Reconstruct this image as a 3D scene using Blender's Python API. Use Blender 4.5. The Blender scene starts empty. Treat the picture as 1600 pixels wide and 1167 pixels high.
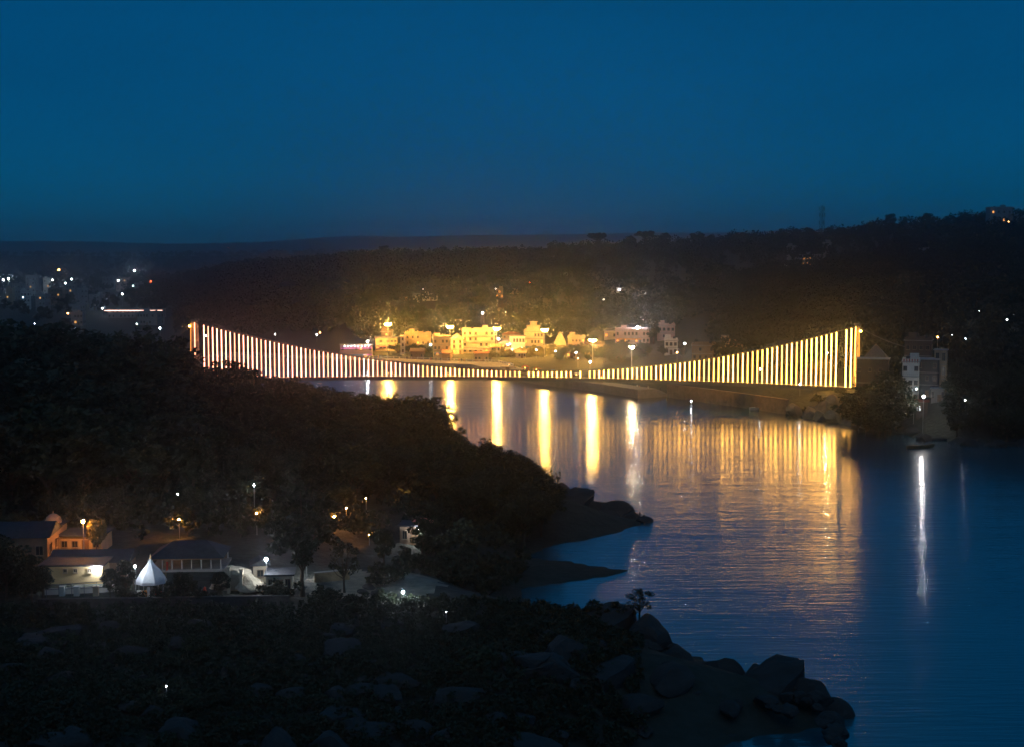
import bpy, bmesh, math, random
import numpy as np
from mathutils import Vector, Matrix
R = math.radians
random.seed(7)
rng = np.random.default_rng(7)
sc = bpy.context.scene
col = sc.collection

# ------------------------------------------------------------------ camera
FPX = 2198.0; CX, CY, HY = 800.0, 583.5, 398.0
CAMZ = 52.0
PITCH = math.atan((CY - HY) / FPX)
cam = bpy.data.cameras.new('camera'); cam.sensor_width = 36.0; cam.lens = 36.0 * FPX / 1600.0
cam.clip_start = 0.5; cam.clip_end = 40000
camo = bpy.data.objects.new('camera', cam); col.objects.link(camo)
camo.location = (0, 0, CAMZ); camo.rotation_euler = (R(90) - PITCH, 0, 0)
sc.camera = camo
# ------------------------------------------------------------------ dusk sky
world = bpy.data.worlds.new('World'); sc.world = world; world.use_nodes = True
nt = world.node_tree; bg = nt.nodes['Background']
sky = nt.nodes.new('ShaderNodeTexSky'); sky.sky_type = 'NISHITA'; sky.sun_disc = False
sky.sun_elevation = R(4.0); sky.sun_rotation = R(180)
sky.ozone_density = 7.0; sky.air_density = 0.65; sky.dust_density = 0.0; sky.altitude = 350
tint = nt.nodes.new('ShaderNodeMix'); tint.data_type = 'RGBA'; tint.blend_type = 'MULTIPLY'
tint.inputs[0].default_value = 1.0; tint.inputs[7].default_value = (0.02, 0.26, 0.19, 1)
nt.links.new(sky.outputs[0], tint.inputs[6]); 
air = nt.nodes.new('ShaderNodeMix'); air.data_type = 'RGBA'; air.blend_type = 'ADD'; air.clamp_result = False   # even blue of the late dusk air
air.inputs[0].default_value = 1.0; air.inputs[7].default_value = (0.003, 0.47, 1.16, 1)
nt.links.new(tint.outputs[2], air.inputs[6])
stc = nt.nodes.new('ShaderNodeTexCoord'); smp = nt.nodes.new('ShaderNodeMapping'); smp.inputs['Scale'].default_value = (3.0, 3.0, 11.0)
snz = nt.nodes.new('ShaderNodeTexNoise'); snz.inputs['Scale'].default_value = 1.0; snz.inputs['Detail'].default_value = 4
smr = nt.nodes.new('ShaderNodeMapRange'); smr.inputs[1].default_value = .3; smr.inputs[2].default_value = .7; smr.inputs[3].default_value = .90; smr.inputs[4].default_value = 1.06
smul = nt.nodes.new('ShaderNodeVectorMath'); smul.operation = 'SCALE'
nt.links.new(stc.outputs['Generated'], smp.inputs[0]); nt.links.new(smp.outputs[0], snz.inputs['Vector']); nt.links.new(snz.outputs['Fac'], smr.inputs[0])
nt.links.new(air.outputs[2], smul.inputs[0]); nt.links.new(smr.outputs[0], smul.inputs['Scale']); nt.links.new(smul.outputs[0], bg.inputs[0])
bg.inputs[1].default_value = 0.10
# the last, very soft light of the day (sun well below the horizon behind the camera)
sun = bpy.data.lights.new('dusk_glow', 'SUN'); sun.energy = 0.12; sun.angle = R(50); sun.color = (0.72, 0.90, 1.0)
suno = bpy.data.objects.new('dusk_glow', sun); col.objects.link(suno); suno.rotation_euler = (R(35), 0, 0)
vs = sc.view_settings
vs.view_transform = 'Standard'; vs.look = 'None'; vs.exposure = 0.0; vs.gamma = 1.0; vs.use_curve_mapping = False
sc.cycles.use_denoising = True
sc.cycles.max_bounces = 5; sc.cycles.diffuse_bounces = 2; sc.cycles.glossy_bounces = 3
sc.cycles.transmission_bounces = 2; sc.cycles.volume_bounces = 0; sc.cycles.transparent_max_bounces = 4
sc.cycles.sample_clamp_indirect = 6.0
sc.cycles.caustics_reflective = False; sc.cycles.caustics_refractive = False

# ------------------------------------------------------------------ pixel -> world
cp, sp = math.cos(PITCH), math.sin(PITCH)
def ray(px, py):
    a, b = px - CX, CY - py
    return Vector((a, FPX * cp + b * sp, -FPX * sp + b * cp))
def at(px, py, Y):
    v = ray(px, py); return Vector((0, 0, CAMZ)) + v * (Y / v.y)
def onz(px, py, z=0.0):
    v = ray(px, py); return Vector((0, 0, CAMZ)) + v * ((z - CAMZ) / v.z)

# ------------------------------------------------------------------ objects
def tag(o, label=None, cat=None, group=None, kind=None):
    if label: o['label'] = label
    if cat: o['category'] = cat
    if group: o['group'] = group
    if kind: o['kind'] = kind
    return o
def empty(name, loc, rz=0, label=None, cat=None, group=None):
    o = bpy.data.objects.new(name, None); col.objects.link(o)
    o.location = loc; o.rotation_euler = (0, 0, rz); o.empty_display_size = 0.2
    return tag(o, label, cat, group)
def link(name, me, parent=None, loc=None, rz=None):
    o = bpy.data.objects.new(name, me); col.objects.link(o)
    if parent: o.parent = parent
    if loc is not None: o.location = loc
    if rz is not None: o.rotation_euler = (0, 0, rz)
    return o
def copy_tree(o, parent=None):
    c = o.copy(); col.objects.link(c)
    if parent: c.parent = parent
    for ch in list(o.children): copy_tree(ch, c)
    return c

class MB:
    """collects simple solids, builds ONE mesh"""
    def __init__(s): s.v = []; s.f = []; s.m = []; s.mi = 0
    def add(s, vs, fs):
        n = len(s.v); s.v += [tuple(p) for p in vs]; s.f += [tuple(i + n for i in f) for f in fs]; s.m += [s.mi] * len(fs)
        return s
    def mat(s, i): s.mi = i; return s
    def box(s, x0, x1, y0, y1, z0, z1):
        v = [(x0,y0,z0),(x1,y0,z0),(x1,y1,z0),(x0,y1,z0),(x0,y0,z1),(x1,y0,z1),(x1,y1,z1),(x0,y1,z1)]
        return s.add(v, [(3,2,1,0),(4,5,6,7),(0,1,5,4),(1,2,6,5),(2,3,7,6),(3,0,4,7)])
    def quad(s, a, b, c, d): return s.add([a, b, c, d], [(0,1,2,3)])
    def tube(s, p, q, r0, r1=None, n=6):
        r1 = r0 if r1 is None else r1
        p, q = Vector(p), Vector(q); d = (q - p)
        if d.length < 1e-6: return s
        d.normalize(); a = d.orthogonal().normalized(); b = d.cross(a)
        v = []
        for c, r in ((p, r0), (q, r1)):
            for k in range(n):
                t = 2 * math.pi * k / n; v.append(c + (a * math.cos(t) + b * math.sin(t)) * r)
        f = [(k, (k + 1) % n, n + (k + 1) % n, n + k) for k in range(n)]
        f += [tuple(range(n - 1, -1, -1)), tuple(range(n, 2 * n))]
        return s.add(v, f)
    def path(s, pts, rs, n=6):
        for i in range(len(pts) - 1): s.tube(pts[i], pts[i + 1], rs[i], rs[i + 1], n)
        return s
    def lathe(s, prof, cx=0, cy=0, n=12, sq=False):
        v = []; m = len(prof)
        for r, z in prof:
            for k in range(n):
                t = 2 * math.pi * (k + (0.5 if sq else 0)) / n
                v.append((cx + r * math.cos(t), cy + r * math.sin(t), z))
        f = [(j*n+k, j*n+(k+1)%n, (j+1)*n+(k+1)%n, (j+1)*n+k) for j in range(m-1) for k in range(n)]
        f += [tuple(range(n - 1, -1, -1)), tuple(range((m-1)*n, m*n))]
        return s.add(v, f)
    def gable(s, x0, x1, y0, y1, z0, z1, along='y'):
        if along == 'y':
            xm = (x0 + x1) / 2
            v = [(x0,y0,z0),(x1,y0,z0),(xm,y0,z1),(x0,y1,z0),(x1,y1,z0),(xm,y1,z1)]
            return s.add(v, [(0,1,2),(5,4,3),(0,2,5,3),(1,4,5,2),(0,3,4,1)])
        ym = (y0 + y1) / 2
        v = [(x0,y0,z0),(x0,y1,z0),(x0,ym,z1),(x1,y0,z0),(x1,y1,z0),(x1,ym,z1)]
        return s.add(v, [(2,1,0),(3,4,5),(3,5,2,0),(5,4,1,2),(0,1,4,3)])
    def hip(s, x0, x1, y0, y1, z0, z1, rl=0.0):
        xm, ym = (x0 + x1) / 2, (y0 + y1) / 2; r = rl / 2
        v = [(x0,y0,z0),(x1,y0,z0),(x1,y1,z0),(x0,y1,z0),(xm-r,ym,z1),(xm+r,ym,z1)]
        return s.add(v, [(0,1,5,4),(1,2,5),(2,3,4,5),(3,0,4),(3,2,1,0)])
    def mesh(s, name, mats):
        me = bpy.data.meshes.new(name); me.from_pydata(s.v, [], s.f)
        for m in (mats if isinstance(mats, (list, tuple)) else [mats]): me.materials.append(M[m] if isinstance(m, str) else m)
        if any(s.m): me.polygons.foreach_set('material_index', s.m)
        me.update(); return me
    def build(s, name, mats, parent=None, loc=None, rz=None, smooth=False):
        me = s.mesh(name, mats)
        if smooth: me.polygons.foreach_set('use_smooth', [True] * len(me.polygons))
        return link(name, me, parent, loc, rz)

def np_mesh(name, V, Fc, mats, smooth=False):
    """V (n,3), Fc (m,k) arrays of equal-sized faces"""
    V = np.asarray(V, np.float32); Fc = np.asarray(Fc, np.int32); k = Fc.shape[1]
    me = bpy.data.meshes.new(name)
    me.vertices.add(len(V)); me.vertices.foreach_set('co', V.ravel())
    me.loops.add(Fc.size); me.loops.foreach_set('vertex_index', Fc.ravel())
    me.polygons.add(len(Fc)); me.polygons.foreach_set('loop_start', np.arange(0, Fc.size, k, dtype=np.int32))
    try: me.polygons.foreach_set('loop_total', np.full(len(Fc), k, np.int32))
    except Exception: pass
    if smooth: me.polygons.foreach_set('use_smooth', np.ones(len(Fc), bool))
    for m in mats: me.materials.append(M[m])
    me.update(calc_edges=True); return me

# ------------------------------------------------------------------ materials
M = {}
def mat(name, c, rough=0.85, var=0.25, scale=1.5, bump=0.0, bscale=6.0, metal=0.0, c2=None, spec=0.3):
    m = bpy.data.materials.new(name); m.use_nodes = True; t = m.node_tree; L = t.links
    b = t.nodes['Principled BSDF']; b.inputs['Roughness'].default_value = rough; b.inputs['Metallic'].default_value = metal
    b.inputs['Specular IOR Level'].default_value = spec
    tc = t.nodes.new('ShaderNodeTexCoord'); n = t.nodes.new('ShaderNodeTexNoise')
    n.inputs['Scale'].default_value = scale; n.inputs['Detail'].default_value = 5; n.inputs['Roughness'].default_value = 0.65
    L.new(tc.outputs['Object'], n.inputs['Vector'])
    r = t.nodes.new('ShaderNodeValToRGB'); e = r.color_ramp.elements
    d = c2 if c2 else tuple(x * (1 - var) for x in c)
    e[0].position = 0.3; e[0].color = (*d, 1); e[1].position = 0.68; e[1].color = (*c, 1)
    L.new(n.outputs['Fac'], r.inputs[0]); L.new(r.outputs[0], b.inputs['Base Color'])
    if bump:
        n2 = t.nodes.new('ShaderNodeTexNoise'); n2.inputs['Scale'].default_value = bscale; n2.inputs['Detail'].default_value = 6
        L.new(tc.outputs['Object'], n2.inputs['Vector'])
        bp = t.nodes.new('ShaderNodeBump'); bp.inputs['Strength'].default_value = 0.9; bp.inputs['Distance'].default_value = bump
        L.new(n2.outputs['Fac'], bp.inputs['Height']); L.new(bp.outputs[0], b.inputs['Normal'])
    M[name] = m; return m
def emis(name, c, s):
    m = bpy.data.materials.new(name); m.use_nodes = True; t = m.node_tree
    b = t.nodes['Principled BSDF']; b.inputs['Base Color'].default_value = (*[min(1, x) for x in c], 1)
    b.inputs['Emission Color'].default_value = (*c, 1); b.inputs['Emission Strength'].default_value = s
    M[name] = m; return m

mat('ground', (0.058, 0.058, 0.046), 0.95, c2=(0.028, 0.034, 0.024), scale=0.35, bump=0.5, bscale=0.8)
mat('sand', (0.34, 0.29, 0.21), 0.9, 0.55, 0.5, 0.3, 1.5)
mat('rock', (0.060, 0.058, 0.055), 0.9, 0.5, 0.6, 0.35, 1.5)
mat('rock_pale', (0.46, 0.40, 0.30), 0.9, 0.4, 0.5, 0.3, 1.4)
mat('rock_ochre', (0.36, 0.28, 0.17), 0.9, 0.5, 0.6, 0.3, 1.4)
mat('leaf_dark', (0.040, 0.056, 0.028), 0.7, 0.55, 0.35)
mat('leaf_forest', (0.022, 0.038, 0.026), 0.8, 0.5, 0.08)
mat('leaf_lit', (0.20, 0.18, 0.06), 0.7, 0.5, 0.35)  # leaves of lamplit plants: golden lamplight is put into this brighter colour
mat('stone_dark', (0.11, 0.10, 0.09), 0.9, 0.4, 0.6, 0.12, 2.2)
mat('leaf_mid', (0.055, 0.075, 0.032), 0.7, 0.5, 0.35)
mat('leaf_olive', (0.062, 0.065, 0.034), 0.7, 0.5, 0.3)
mat('bark', (0.10, 0.075, 0.05), 0.9, 0.4, 2.0, 0.05, 8)
mat('blossom', (0.75, 0.30, 0.30), 0.7, 0.3, 2.0)
mat('cream', (0.66, 0.56, 0.40), 0.85, 0.22, 0.5, 0.02, 4)
mat('ochre', (0.58, 0.42, 0.22), 0.85, 0.25, 0.5, 0.02, 4)
mat('white_wall', (0.72, 0.69, 0.62), 0.8, 0.2, 0.5, 0.02, 4)
mat('tan', (0.50, 0.37, 0.25), 0.85, 0.3, 0.5, 0.02, 4)
mat('pinkwall', (0.52, 0.36, 0.34), 0.85, 0.25, 0.5)
mat('brownwall', (0.30, 0.20, 0.13), 0.85, 0.3, 0.5)
mat('greywall', (0.30, 0.31, 0.32), 0.85, 0.3, 0.5)
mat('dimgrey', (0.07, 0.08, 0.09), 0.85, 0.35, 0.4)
mat('redroof', (0.30, 0.09, 0.05), 0.8, 0.35, 1.0)
mat('darkroof', (0.060, 0.062, 0.070), 0.7, 0.35, 1.0)
mat('tinroof', (0.050, 0.058, 0.066), 0.7, 0.5, 1.2, 0.03, 3)
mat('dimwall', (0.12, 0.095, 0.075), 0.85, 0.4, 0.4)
mat('concrete', (0.38, 0.36, 0.33), 0.9, 0.35, 0.7, 0.03, 3)
mat('stonewall', (0.32, 0.23, 0.17), 0.9, 0.45, 0.6, 0.12, 2.2)
mat('ghat_paving', (0.50, 0.43, 0.32), 0.85, 0.35, 0.4, 0.02, 3)
mat('paving', (0.32, 0.28, 0.22), 0.9, 0.3, 0.5, 0.02, 3)
mat('steel', (0.16, 0.17, 0.18), 0.55, 0.3, 2.0, metal=0.6)
mat('pole', (0.45, 0.45, 0.44), 0.5, 0.2, 2.0, metal=0.4)
mat('towerpaint', (0.62, 0.50, 0.34), 0.6, 0.25, 1.0)
mat('glassdark', (0.03, 0.035, 0.04), 0.2, 0.3, 1.0, spec=0.5)
mat('frame', (0.34, 0.26, 0.18), 0.7, 0.3, 2.0)
mat('wood', (0.28, 0.17, 0.09), 0.8, 0.4, 1.5, 0.02, 6)
mat('boatpaint', (0.62, 0.60, 0.55), 0.5, 0.3, 1.2)
mat('canvas', (0.72, 0.74, 0.78), 0.8, 0.25, 0.9, 0.04, 2.5)
mat('redcloth', (0.55, 0.08, 0.05), 0.8, 0.3, 2.0)
mat('bluecloth', (0.06, 0.20, 0.48), 0.8, 0.3, 2.0)
mat('orangecloth', (0.70, 0.28, 0.06), 0.8, 0.3, 2.0)
mat('whitecloth', (0.7, 0.68, 0.63), 0.8, 0.25, 2.0)
mat('darkcloth', (0.06, 0.06, 0.08), 0.8, 0.3, 2.0)
mat('skin', (0.30, 0.17, 0.10), 0.6, 0.2, 2.0)
# lights
SOD = (1.0, 0.47, 0.075); WHT = (0.85, 0.95, 1.0); WRM = (1.0, 0.55, 0.22)
emis('mast_lens', SOD, 1550.0)
emis('mast_lens_back', SOD, 1600.0)
emis('mast_lens_pale', (1.0, 0.68, 0.32), 650.0)
emis('flood_white', WHT, 420.0)
emis('flood_warm', (1.0, 0.60, 0.20), 2200.0)
emis('quay_white', (1.0, 0.97, 0.92), 330.0)
emis('flood_hill', (0.92, 0.95, 1.0), 1500.0)
emis('globe_white', WHT, 55.0)
emis('globe_cool', (0.7, 0.85, 1.0), 30.0)
emis('globe_orange', (1.0, 0.42, 0.10), 45.0)
emis('globe_red', (1.0, 0.12, 0.03), 25.0)
emis('court_white', (0.85, 0.92, 1.0), 520.0)
emis('tiny_white', (0.85, 0.92, 1.0), 45.0)
emis('court_orange', (1.0, 0.36, 0.08), 900.0)
emis('win_warm', (1.0, 0.42, 0.10), 1.6)
emis('win_white', (0.85, 0.9, 1.0), 1.5)
for k_, f_ in enumerate((.55, 1.0, 1.3)):
    emis(f'tube_left_{k_}', (1.0, 0.36, 0.20), 8.5 * f_); emis(f'tube_mid_{k_}', (1.0, 0.40, 0.11), 12.0 * f_); emis(f'tube_right_{k_}', (1.0, 0.48, 0.08), 17.0 * f_)
emis('tower_glow', (1.0, 0.38, 0.06), 1.6)
emis('tower_bulb', SOD, 60.0)
emis('purple', (0.75, 0.16, 0.60), 2.0)
emis('strip_pink', (1.0, 0.55, 0.45), 5.0)

# ------------------------------------------------------------------ terrain
def smooth(t): t = np.clip(t, 0, 1); return t * t * (3 - 2 * t)
def vnoise(x, y, s):
    x = np.asarray(x, float) / s; y = np.asarray(y, float) / s
    xi, yi = np.floor(x), np.floor(y); fx, fy = x - xi, y - yi
    fx = fx * fx * (3 - 2 * fx); fy = fy * fy * (3 - 2 * fy)
    h = lambda a, b: np.modf(np.abs(np.sin(a * 127.1 + b * 311.7 + s) * 43758.5453))[0]
    return (h(xi, yi) * (1 - fx) + h(xi + 1, yi) * fx) * (1 - fy) + (h(xi, yi + 1) * (1 - fx) + h(xi + 1, yi + 1) * fx) * fy
FB = [(330,-200),(260,120),(205,300),(160,365),(138,382),(117,396),(106,428),(93,455),(77,482),(62,508),(46,536),(22,570),(8,612),(0,636),
      (-69,668),(-130,690),(-200,695),(-320,680),(-480,630),(-900,500)]
LB = [(-900,400),(-480,520),(-320,570),(-200,580),(-140,545),(-98,500),(-66,440),(-40,380),(-22,335),(0,305),(16,286),(26.5,272),(21,262),(9,250),
      (1,240),(10,236),(20.5,228.5),(10,221),(2,217),(3,206),(12,198),(21,190),(23,182),(27,174),(35,164),(38.5,156),(35,151.5),(26,148),(16,140),
      (8,110),(20,40),(60,-200)]
POLY = np.array(FB + LB, float); NF = len(FB)
def shore(X, Y):
    X = np.asarray(X, float); Y = np.asarray(Y, float)
    best = np.full(X.shape, 1e9); idx = np.zeros(X.shape, int); inside = np.zeros(X.shape, bool)
    n = len(POLY)
    for i in range(n):
        ax, ay = POLY[i]; bx, by = POLY[(i + 1) % n]; dx, dy = bx - ax, by - ay
        t = np.clip(((X - ax) * dx + (Y - ay) * dy) / (dx * dx + dy * dy), 0, 1)
        d = np.hypot(X - ax - t * dx, Y - ay - t * dy)
        k = d < best; best = np.where(k, d, best); idx = np.where(k, i, idx)
        c = (ay > Y) != (by > Y)
        with np.errstate(divide='ignore', invalid='ignore'):
            xi = ax + (Y - ay) * dx / (dy if dy else 1e-9)
        inside ^= c & (X < xi)
    return best, idx, inside
TU = np.array([-2500, 0, 250, 400, 600, 800, 1000, 1200, 1400, 1600, 2000, 3500], float)
TD = np.array([0, 350, 450, 550, 650, 800, 1000, 1300, 1600, 2000, 2600, 3400, 4200, 5600, 12000], float)
TZ = np.array([
    [6,6,6,6,7,8,8,8,9,10,14,46,40,92,92],
    [6,6,6,6,7,8,8,8,9,10,14,48,40,95,95],
    [6,6,6,6,6,7,9,13,15,15,15,50,40,102,102],
    [6,6,6,5,5,7,16,28,36,34,20,50,40,112,112],
    [6,6,5,4,4,9,24,38,48,40,20,50,40,140,140],
    [6,6,5,4,4,10,27,43,51,40,20,50,40,132,132],
    [6,6,7,8,8,19,37,55,52,40,20,50,40,136,136],
    [6,6,5,9,21,38,50,62,52,40,20,50,40,125,125],
    [6,6,6,16,32,48,66,60,50,40,20,50,40,115,115],
    [6,7,15,33,48,62,73,66,55,40,20,50,40,115,115],
    [8,14,26,42,55,72,84,80,60,40,20,50,40,115,115],
    [8,14,26,42,55,72,84,80,60,40,20,50,40,115,115]], float)
def table(u, d):
    u = np.clip(u, TU[0], TU[-1] - 1e-3); d = np.clip(d, TD[0], TD[-1] - 1e-3)
    i = np.searchsorted(TU, u, side='right') - 1; j = np.searchsorted(TD, d, side='right') - 1
    a = smooth((u - TU[i]) / (TU[i+1] - TU[i])); b = (d - TD[j]) / (TD[j+1] - TD[j])
    return (TZ[i, j] * (1 - b) + TZ[i, j+1] * b) * (1 - a) + (TZ[i+1, j] * (1 - b) + TZ[i+1, j+1] * b) * a
def height(X, Y):
    X = np.atleast_1d(np.asarray(X, float)); Y = np.atleast_1d(np.asarray(Y, float))
    s, idx, ins = shore(X, Y)
    d = np.maximum(Y, 60.0); u = 800 + FPX * X / d
    u = np.where(Y < 300, np.maximum(u, np.where(X > 0, 1600, u)), u)
    far = table(u, d)
    quay = smooth((u - 480) / 60) * (1 - smooth((u - 840) / 40)) * (Y > 500)
    ws = 16 * (1 - quay) + 9 * quay
    rough = (vnoise(X, Y, 37) - 0.5) * 2.2 + (vnoise(X, Y, 9) - 0.5) * 0.8
    big = (vnoise(X, Y, 420) - 0.5) * 8 * smooth((d - 900) / 500) + (vnoise(X, Y, 700) - 0.5) * 42 * smooth((d - 3800) / 1800) + (vnoise(X, Y, 1500) - 0.5) * 52 * smooth((d - 4000) / 1800)
    zf = 0.15 + far * smooth(s / ws) + rough * smooth((s - 18) / 40) * (1 - 0.8 * quay) + big
    # left bank
    zl = 0.15 + 5.6 * smooth(s / 20) + 8 * smooth((-X - 78) / 90) * smooth((Y - 228) / 70) * (1 - 0.55 * smooth((Y - 400) / 120))
    zl = zl + (vnoise(X, Y, 14) - 0.5) * 1.6 * smooth(s / 8) * (1 - smooth((Y - 168) / 8) * (1 - smooth((Y - 222) / 10)) * smooth((-X - 12) / 10)) + (vnoise(X, Y, 4) - .5) * 0.7 * smooth(s / 5) * (Y < 172)
    zl = zl + 41 * np.clip((128 - Y) / 128, 0, 1.25) ** 1.7 * smooth((25 - X) / 60 + 0.3)
    spit = (X > -2) & (Y > 216) & (Y < 239); zl = np.where(spit, 0.1 + 0.10 * s, zl)
    z = np.where(idx < NF - 0.5, zf, zl)
    return np.where(ins, -0.25 - np.minimum(3.2, s * 0.35), z)
def gz(x, y): return float(height(x, y)[0])

ys = np.concatenate([np.arange(-160, 128, 9), np.arange(128, 300, 2.2), np.arange(300, 720, 4), np.arange(720, 2600, 16), np.arange(2600, 6201, 60)])
ts = np.linspace(-1, 1, 330)
YY, TT = np.meshgrid(ys, ts, indexing='ij'); XX = TT * (130 + 0.72 * np.maximum(YY, 0))
ZZ = height(XX.ravel(), YY.ravel()).reshape(XX.shape)
ny, nx = XX.shape; I = np.arange(ny * nx).reshape(ny, nx)
Fq = np.stack([I[:-1,:-1], I[:-1,1:], I[1:,1:], I[1:,:-1]], -1).reshape(-1, 4)
tag(link('ground', np_mesh('ground', np.stack([XX, YY, ZZ], -1).reshape(-1, 3), Fq, ['ground'], True)), kind='structure')

# river
def water_material():
    m = bpy.data.materials.new('river_water'); m.use_nodes = True; t = m.node_tree; L = t.links
    b = t.nodes['Principled BSDF']; b.inputs['Base Color'].default_value = (0.010, 0.125, 0.155, 1)
    b.inputs['Roughness'].default_value = 0.17; b.inputs['IOR'].default_value = 2.1
    b.inputs['Specular IOR Level'].default_value = 0.5
    b.inputs['Coat Weight'].default_value = 0.55; b.inputs['Coat Roughness'].default_value = 0.26; b.inputs['Coat IOR'].default_value = 1.6   # fine wind ripple over the longer waves
    tc = t.nodes.new('ShaderNodeTexCoord')
    def noise(sx, sy, detail, rz=0.0):
        mp = t.nodes.new('ShaderNodeMapping'); mp.inputs['Scale'].default_value = (sx, sy, 1); mp.inputs['Rotation'].default_value = (0, 0, rz)
        n = t.nodes.new('ShaderNodeTexNoise'); n.inputs['Scale'].default_value = 1.0; n.inputs['Detail'].default_value = detail
        L.new(tc.outputs['Object'], mp.inputs['Vector']); L.new(mp.outputs[0], n.inputs['Vector']); return n
    n1 = noise(0.13, 0.95, 4, 0.05); n2 = noise(0.02, 0.14, 3, -0.04)
    n3 = noise(0.012, 0.03, 3, 0.15)                       # slow current patches change how rough the surface is
    a1 = t.nodes.new('ShaderNodeMath'); a1.operation = 'MULTIPLY'; a1.inputs[1].default_value = 0.5; L.new(n2.outputs['Fac'], a1.inputs[0])
    b1 = t.nodes.new('ShaderNodeBump'); b1.inputs['Strength'].default_value = 1.0; b1.inputs['Distance'].default_value = 0.10
    L.new(n1.outputs['Fac'], b1.inputs['Height'])
    b2 = t.nodes.new('ShaderNodeBump'); b2.inputs['Strength'].default_value = 1.0; b2.inputs['Distance'].default_value = 0.25
    L.new(a1.outputs[0], b2.inputs['Height']); L.new(b1.outputs[0], b2.inputs['Normal']); 
    n4 = noise(0.42, 1.15, 3, -0.25); b4 = t.nodes.new('ShaderNodeBump'); b4.inputs['Strength'].default_value = 1.0; b4.inputs['Distance'].default_value = 0.026
    L.new(n4.outputs['Fac'], b4.inputs['Height']); L.new(b2.outputs[0], b4.inputs['Normal'])
    L.new(b4.outputs[0], b.inputs['Normal']); L.new(b4.outputs[0], b.inputs['Coat Normal'])
    mr = t.nodes.new('ShaderNodeMapRange'); mr.inputs[1].default_value = 0.35; mr.inputs[2].default_value = 0.7; mr.inputs[3].default_value = 0.06; mr.inputs[4].default_value = 0.12
    L.new(n3.outputs['Fac'], mr.inputs[0]); L.new(mr.outputs[0], b.inputs['Roughness'])
    mp2 = t.nodes.new('ShaderNodeMapRange'); mp2.inputs[1].default_value = 0.34; mp2.inputs[2].default_value = 0.68; mp2.inputs[3].default_value = 0.07; mp2.inputs[4].default_value = 0.125
    L.new(n3.outputs['Fac'], mp2.inputs[0]); L.new(mp2.outputs[0], b1.inputs['Distance'])
    M['river_water'] = m
water_material()
tag(MB().quad((-1000,-190,0), (420,-190,0), (420,760,0), (-1000,760,0)).build('river', 'river_water'), kind='structure')

# sweeps along a polyline -------------------------------------------------
def offset_line(pts, s):
    out = []
    for i, p in enumerate(pts):
        a = Vector(pts[max(0, i - 1)]); b = Vector(pts[min(len(pts) - 1, i + 1)]); d = (b - a).normalized()
        out.append((p[0] + d.y * s, p[1] - d.x * s))          # outward = right-hand side of the F polyline
    return out
def dens(pts, step):
    out = [pts[0]]
    for a, b in zip(pts[:-1], pts[1:]):
        n = max(1, int(math.hypot(b[0]-a[0], b[1]-a[1]) / step))
        out += [(a[0] + (b[0]-a[0]) * k / n, a[1] + (b[1]-a[1]) * k / n) for k in range(1, n + 1)]
    return out
def sweep(name, pts, prof, m, parent=None, closed=True):
    rows = [offset_line(pts, s) for s, z in prof]; b = MB(); n = len(pts); v = []
    for (s, z), row in zip(prof, rows): v += [(x, y, z) for x, y in row]
    f = []; k = len(prof)
    for j in range(k if closed else k - 1):
        j2 = (j + 1) % k
        f += [(j*n+i, j*n+i+1, j2*n+i+1, j2*n+i) for i in range(n - 1)]
    if closed: f += [tuple(j * n for j in range(k)), tuple(j * n + n - 1 for j in range(k - 1, -1, -1))]
    b.add(v, f); return b.build(name, m, parent)


# ------------------------------------------------------------------ suspension bridge
PA, PB = Vector((-113.08, 501.0)), Vector((115.10, 469.0))
BD = (PB - PA); BL = BD.length; bang = math.atan2(BD.y, BD.x)
def tt(s): return abs(s - 0.53) / (0.53 if s < 0.53 else 0.47)
def zdeck(s): return 10.0 - 2.2 * tt(s) ** 2
def zcab(s): return 12.0 + 16.2 * tt(s) ** 2
bridge = empty('suspension_bridge', (PA.x, PA.y, 0), bang, 'long suspension bridge over the river, its hangers lit as glowing upright lines', 'bridge')
SS = np.linspace(-0.035, 1.035, 90); HW = 1.5
b = MB()
for s0, s1 in zip(SS[:-1], SS[1:]):
    x0, x1, z0, z1 = s0 * BL, s1 * BL, zdeck(min(max(s0,0),1)), zdeck(min(max(s1,0),1)); w = HW - 0.1
    b.add([(x0,-w,z0-.3),(x1,-w,z1-.3),(x1,w,z1-.3),(x0,w,z0-.3),(x0,-w,z0),(x1,-w,z1),(x1,w,z1),(x0,w,z0)], [(3,2,1,0),(4,5,6,7),(0,1,5,4),(2,3,7,6)])
b.build('deck', 'concrete', bridge)
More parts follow.
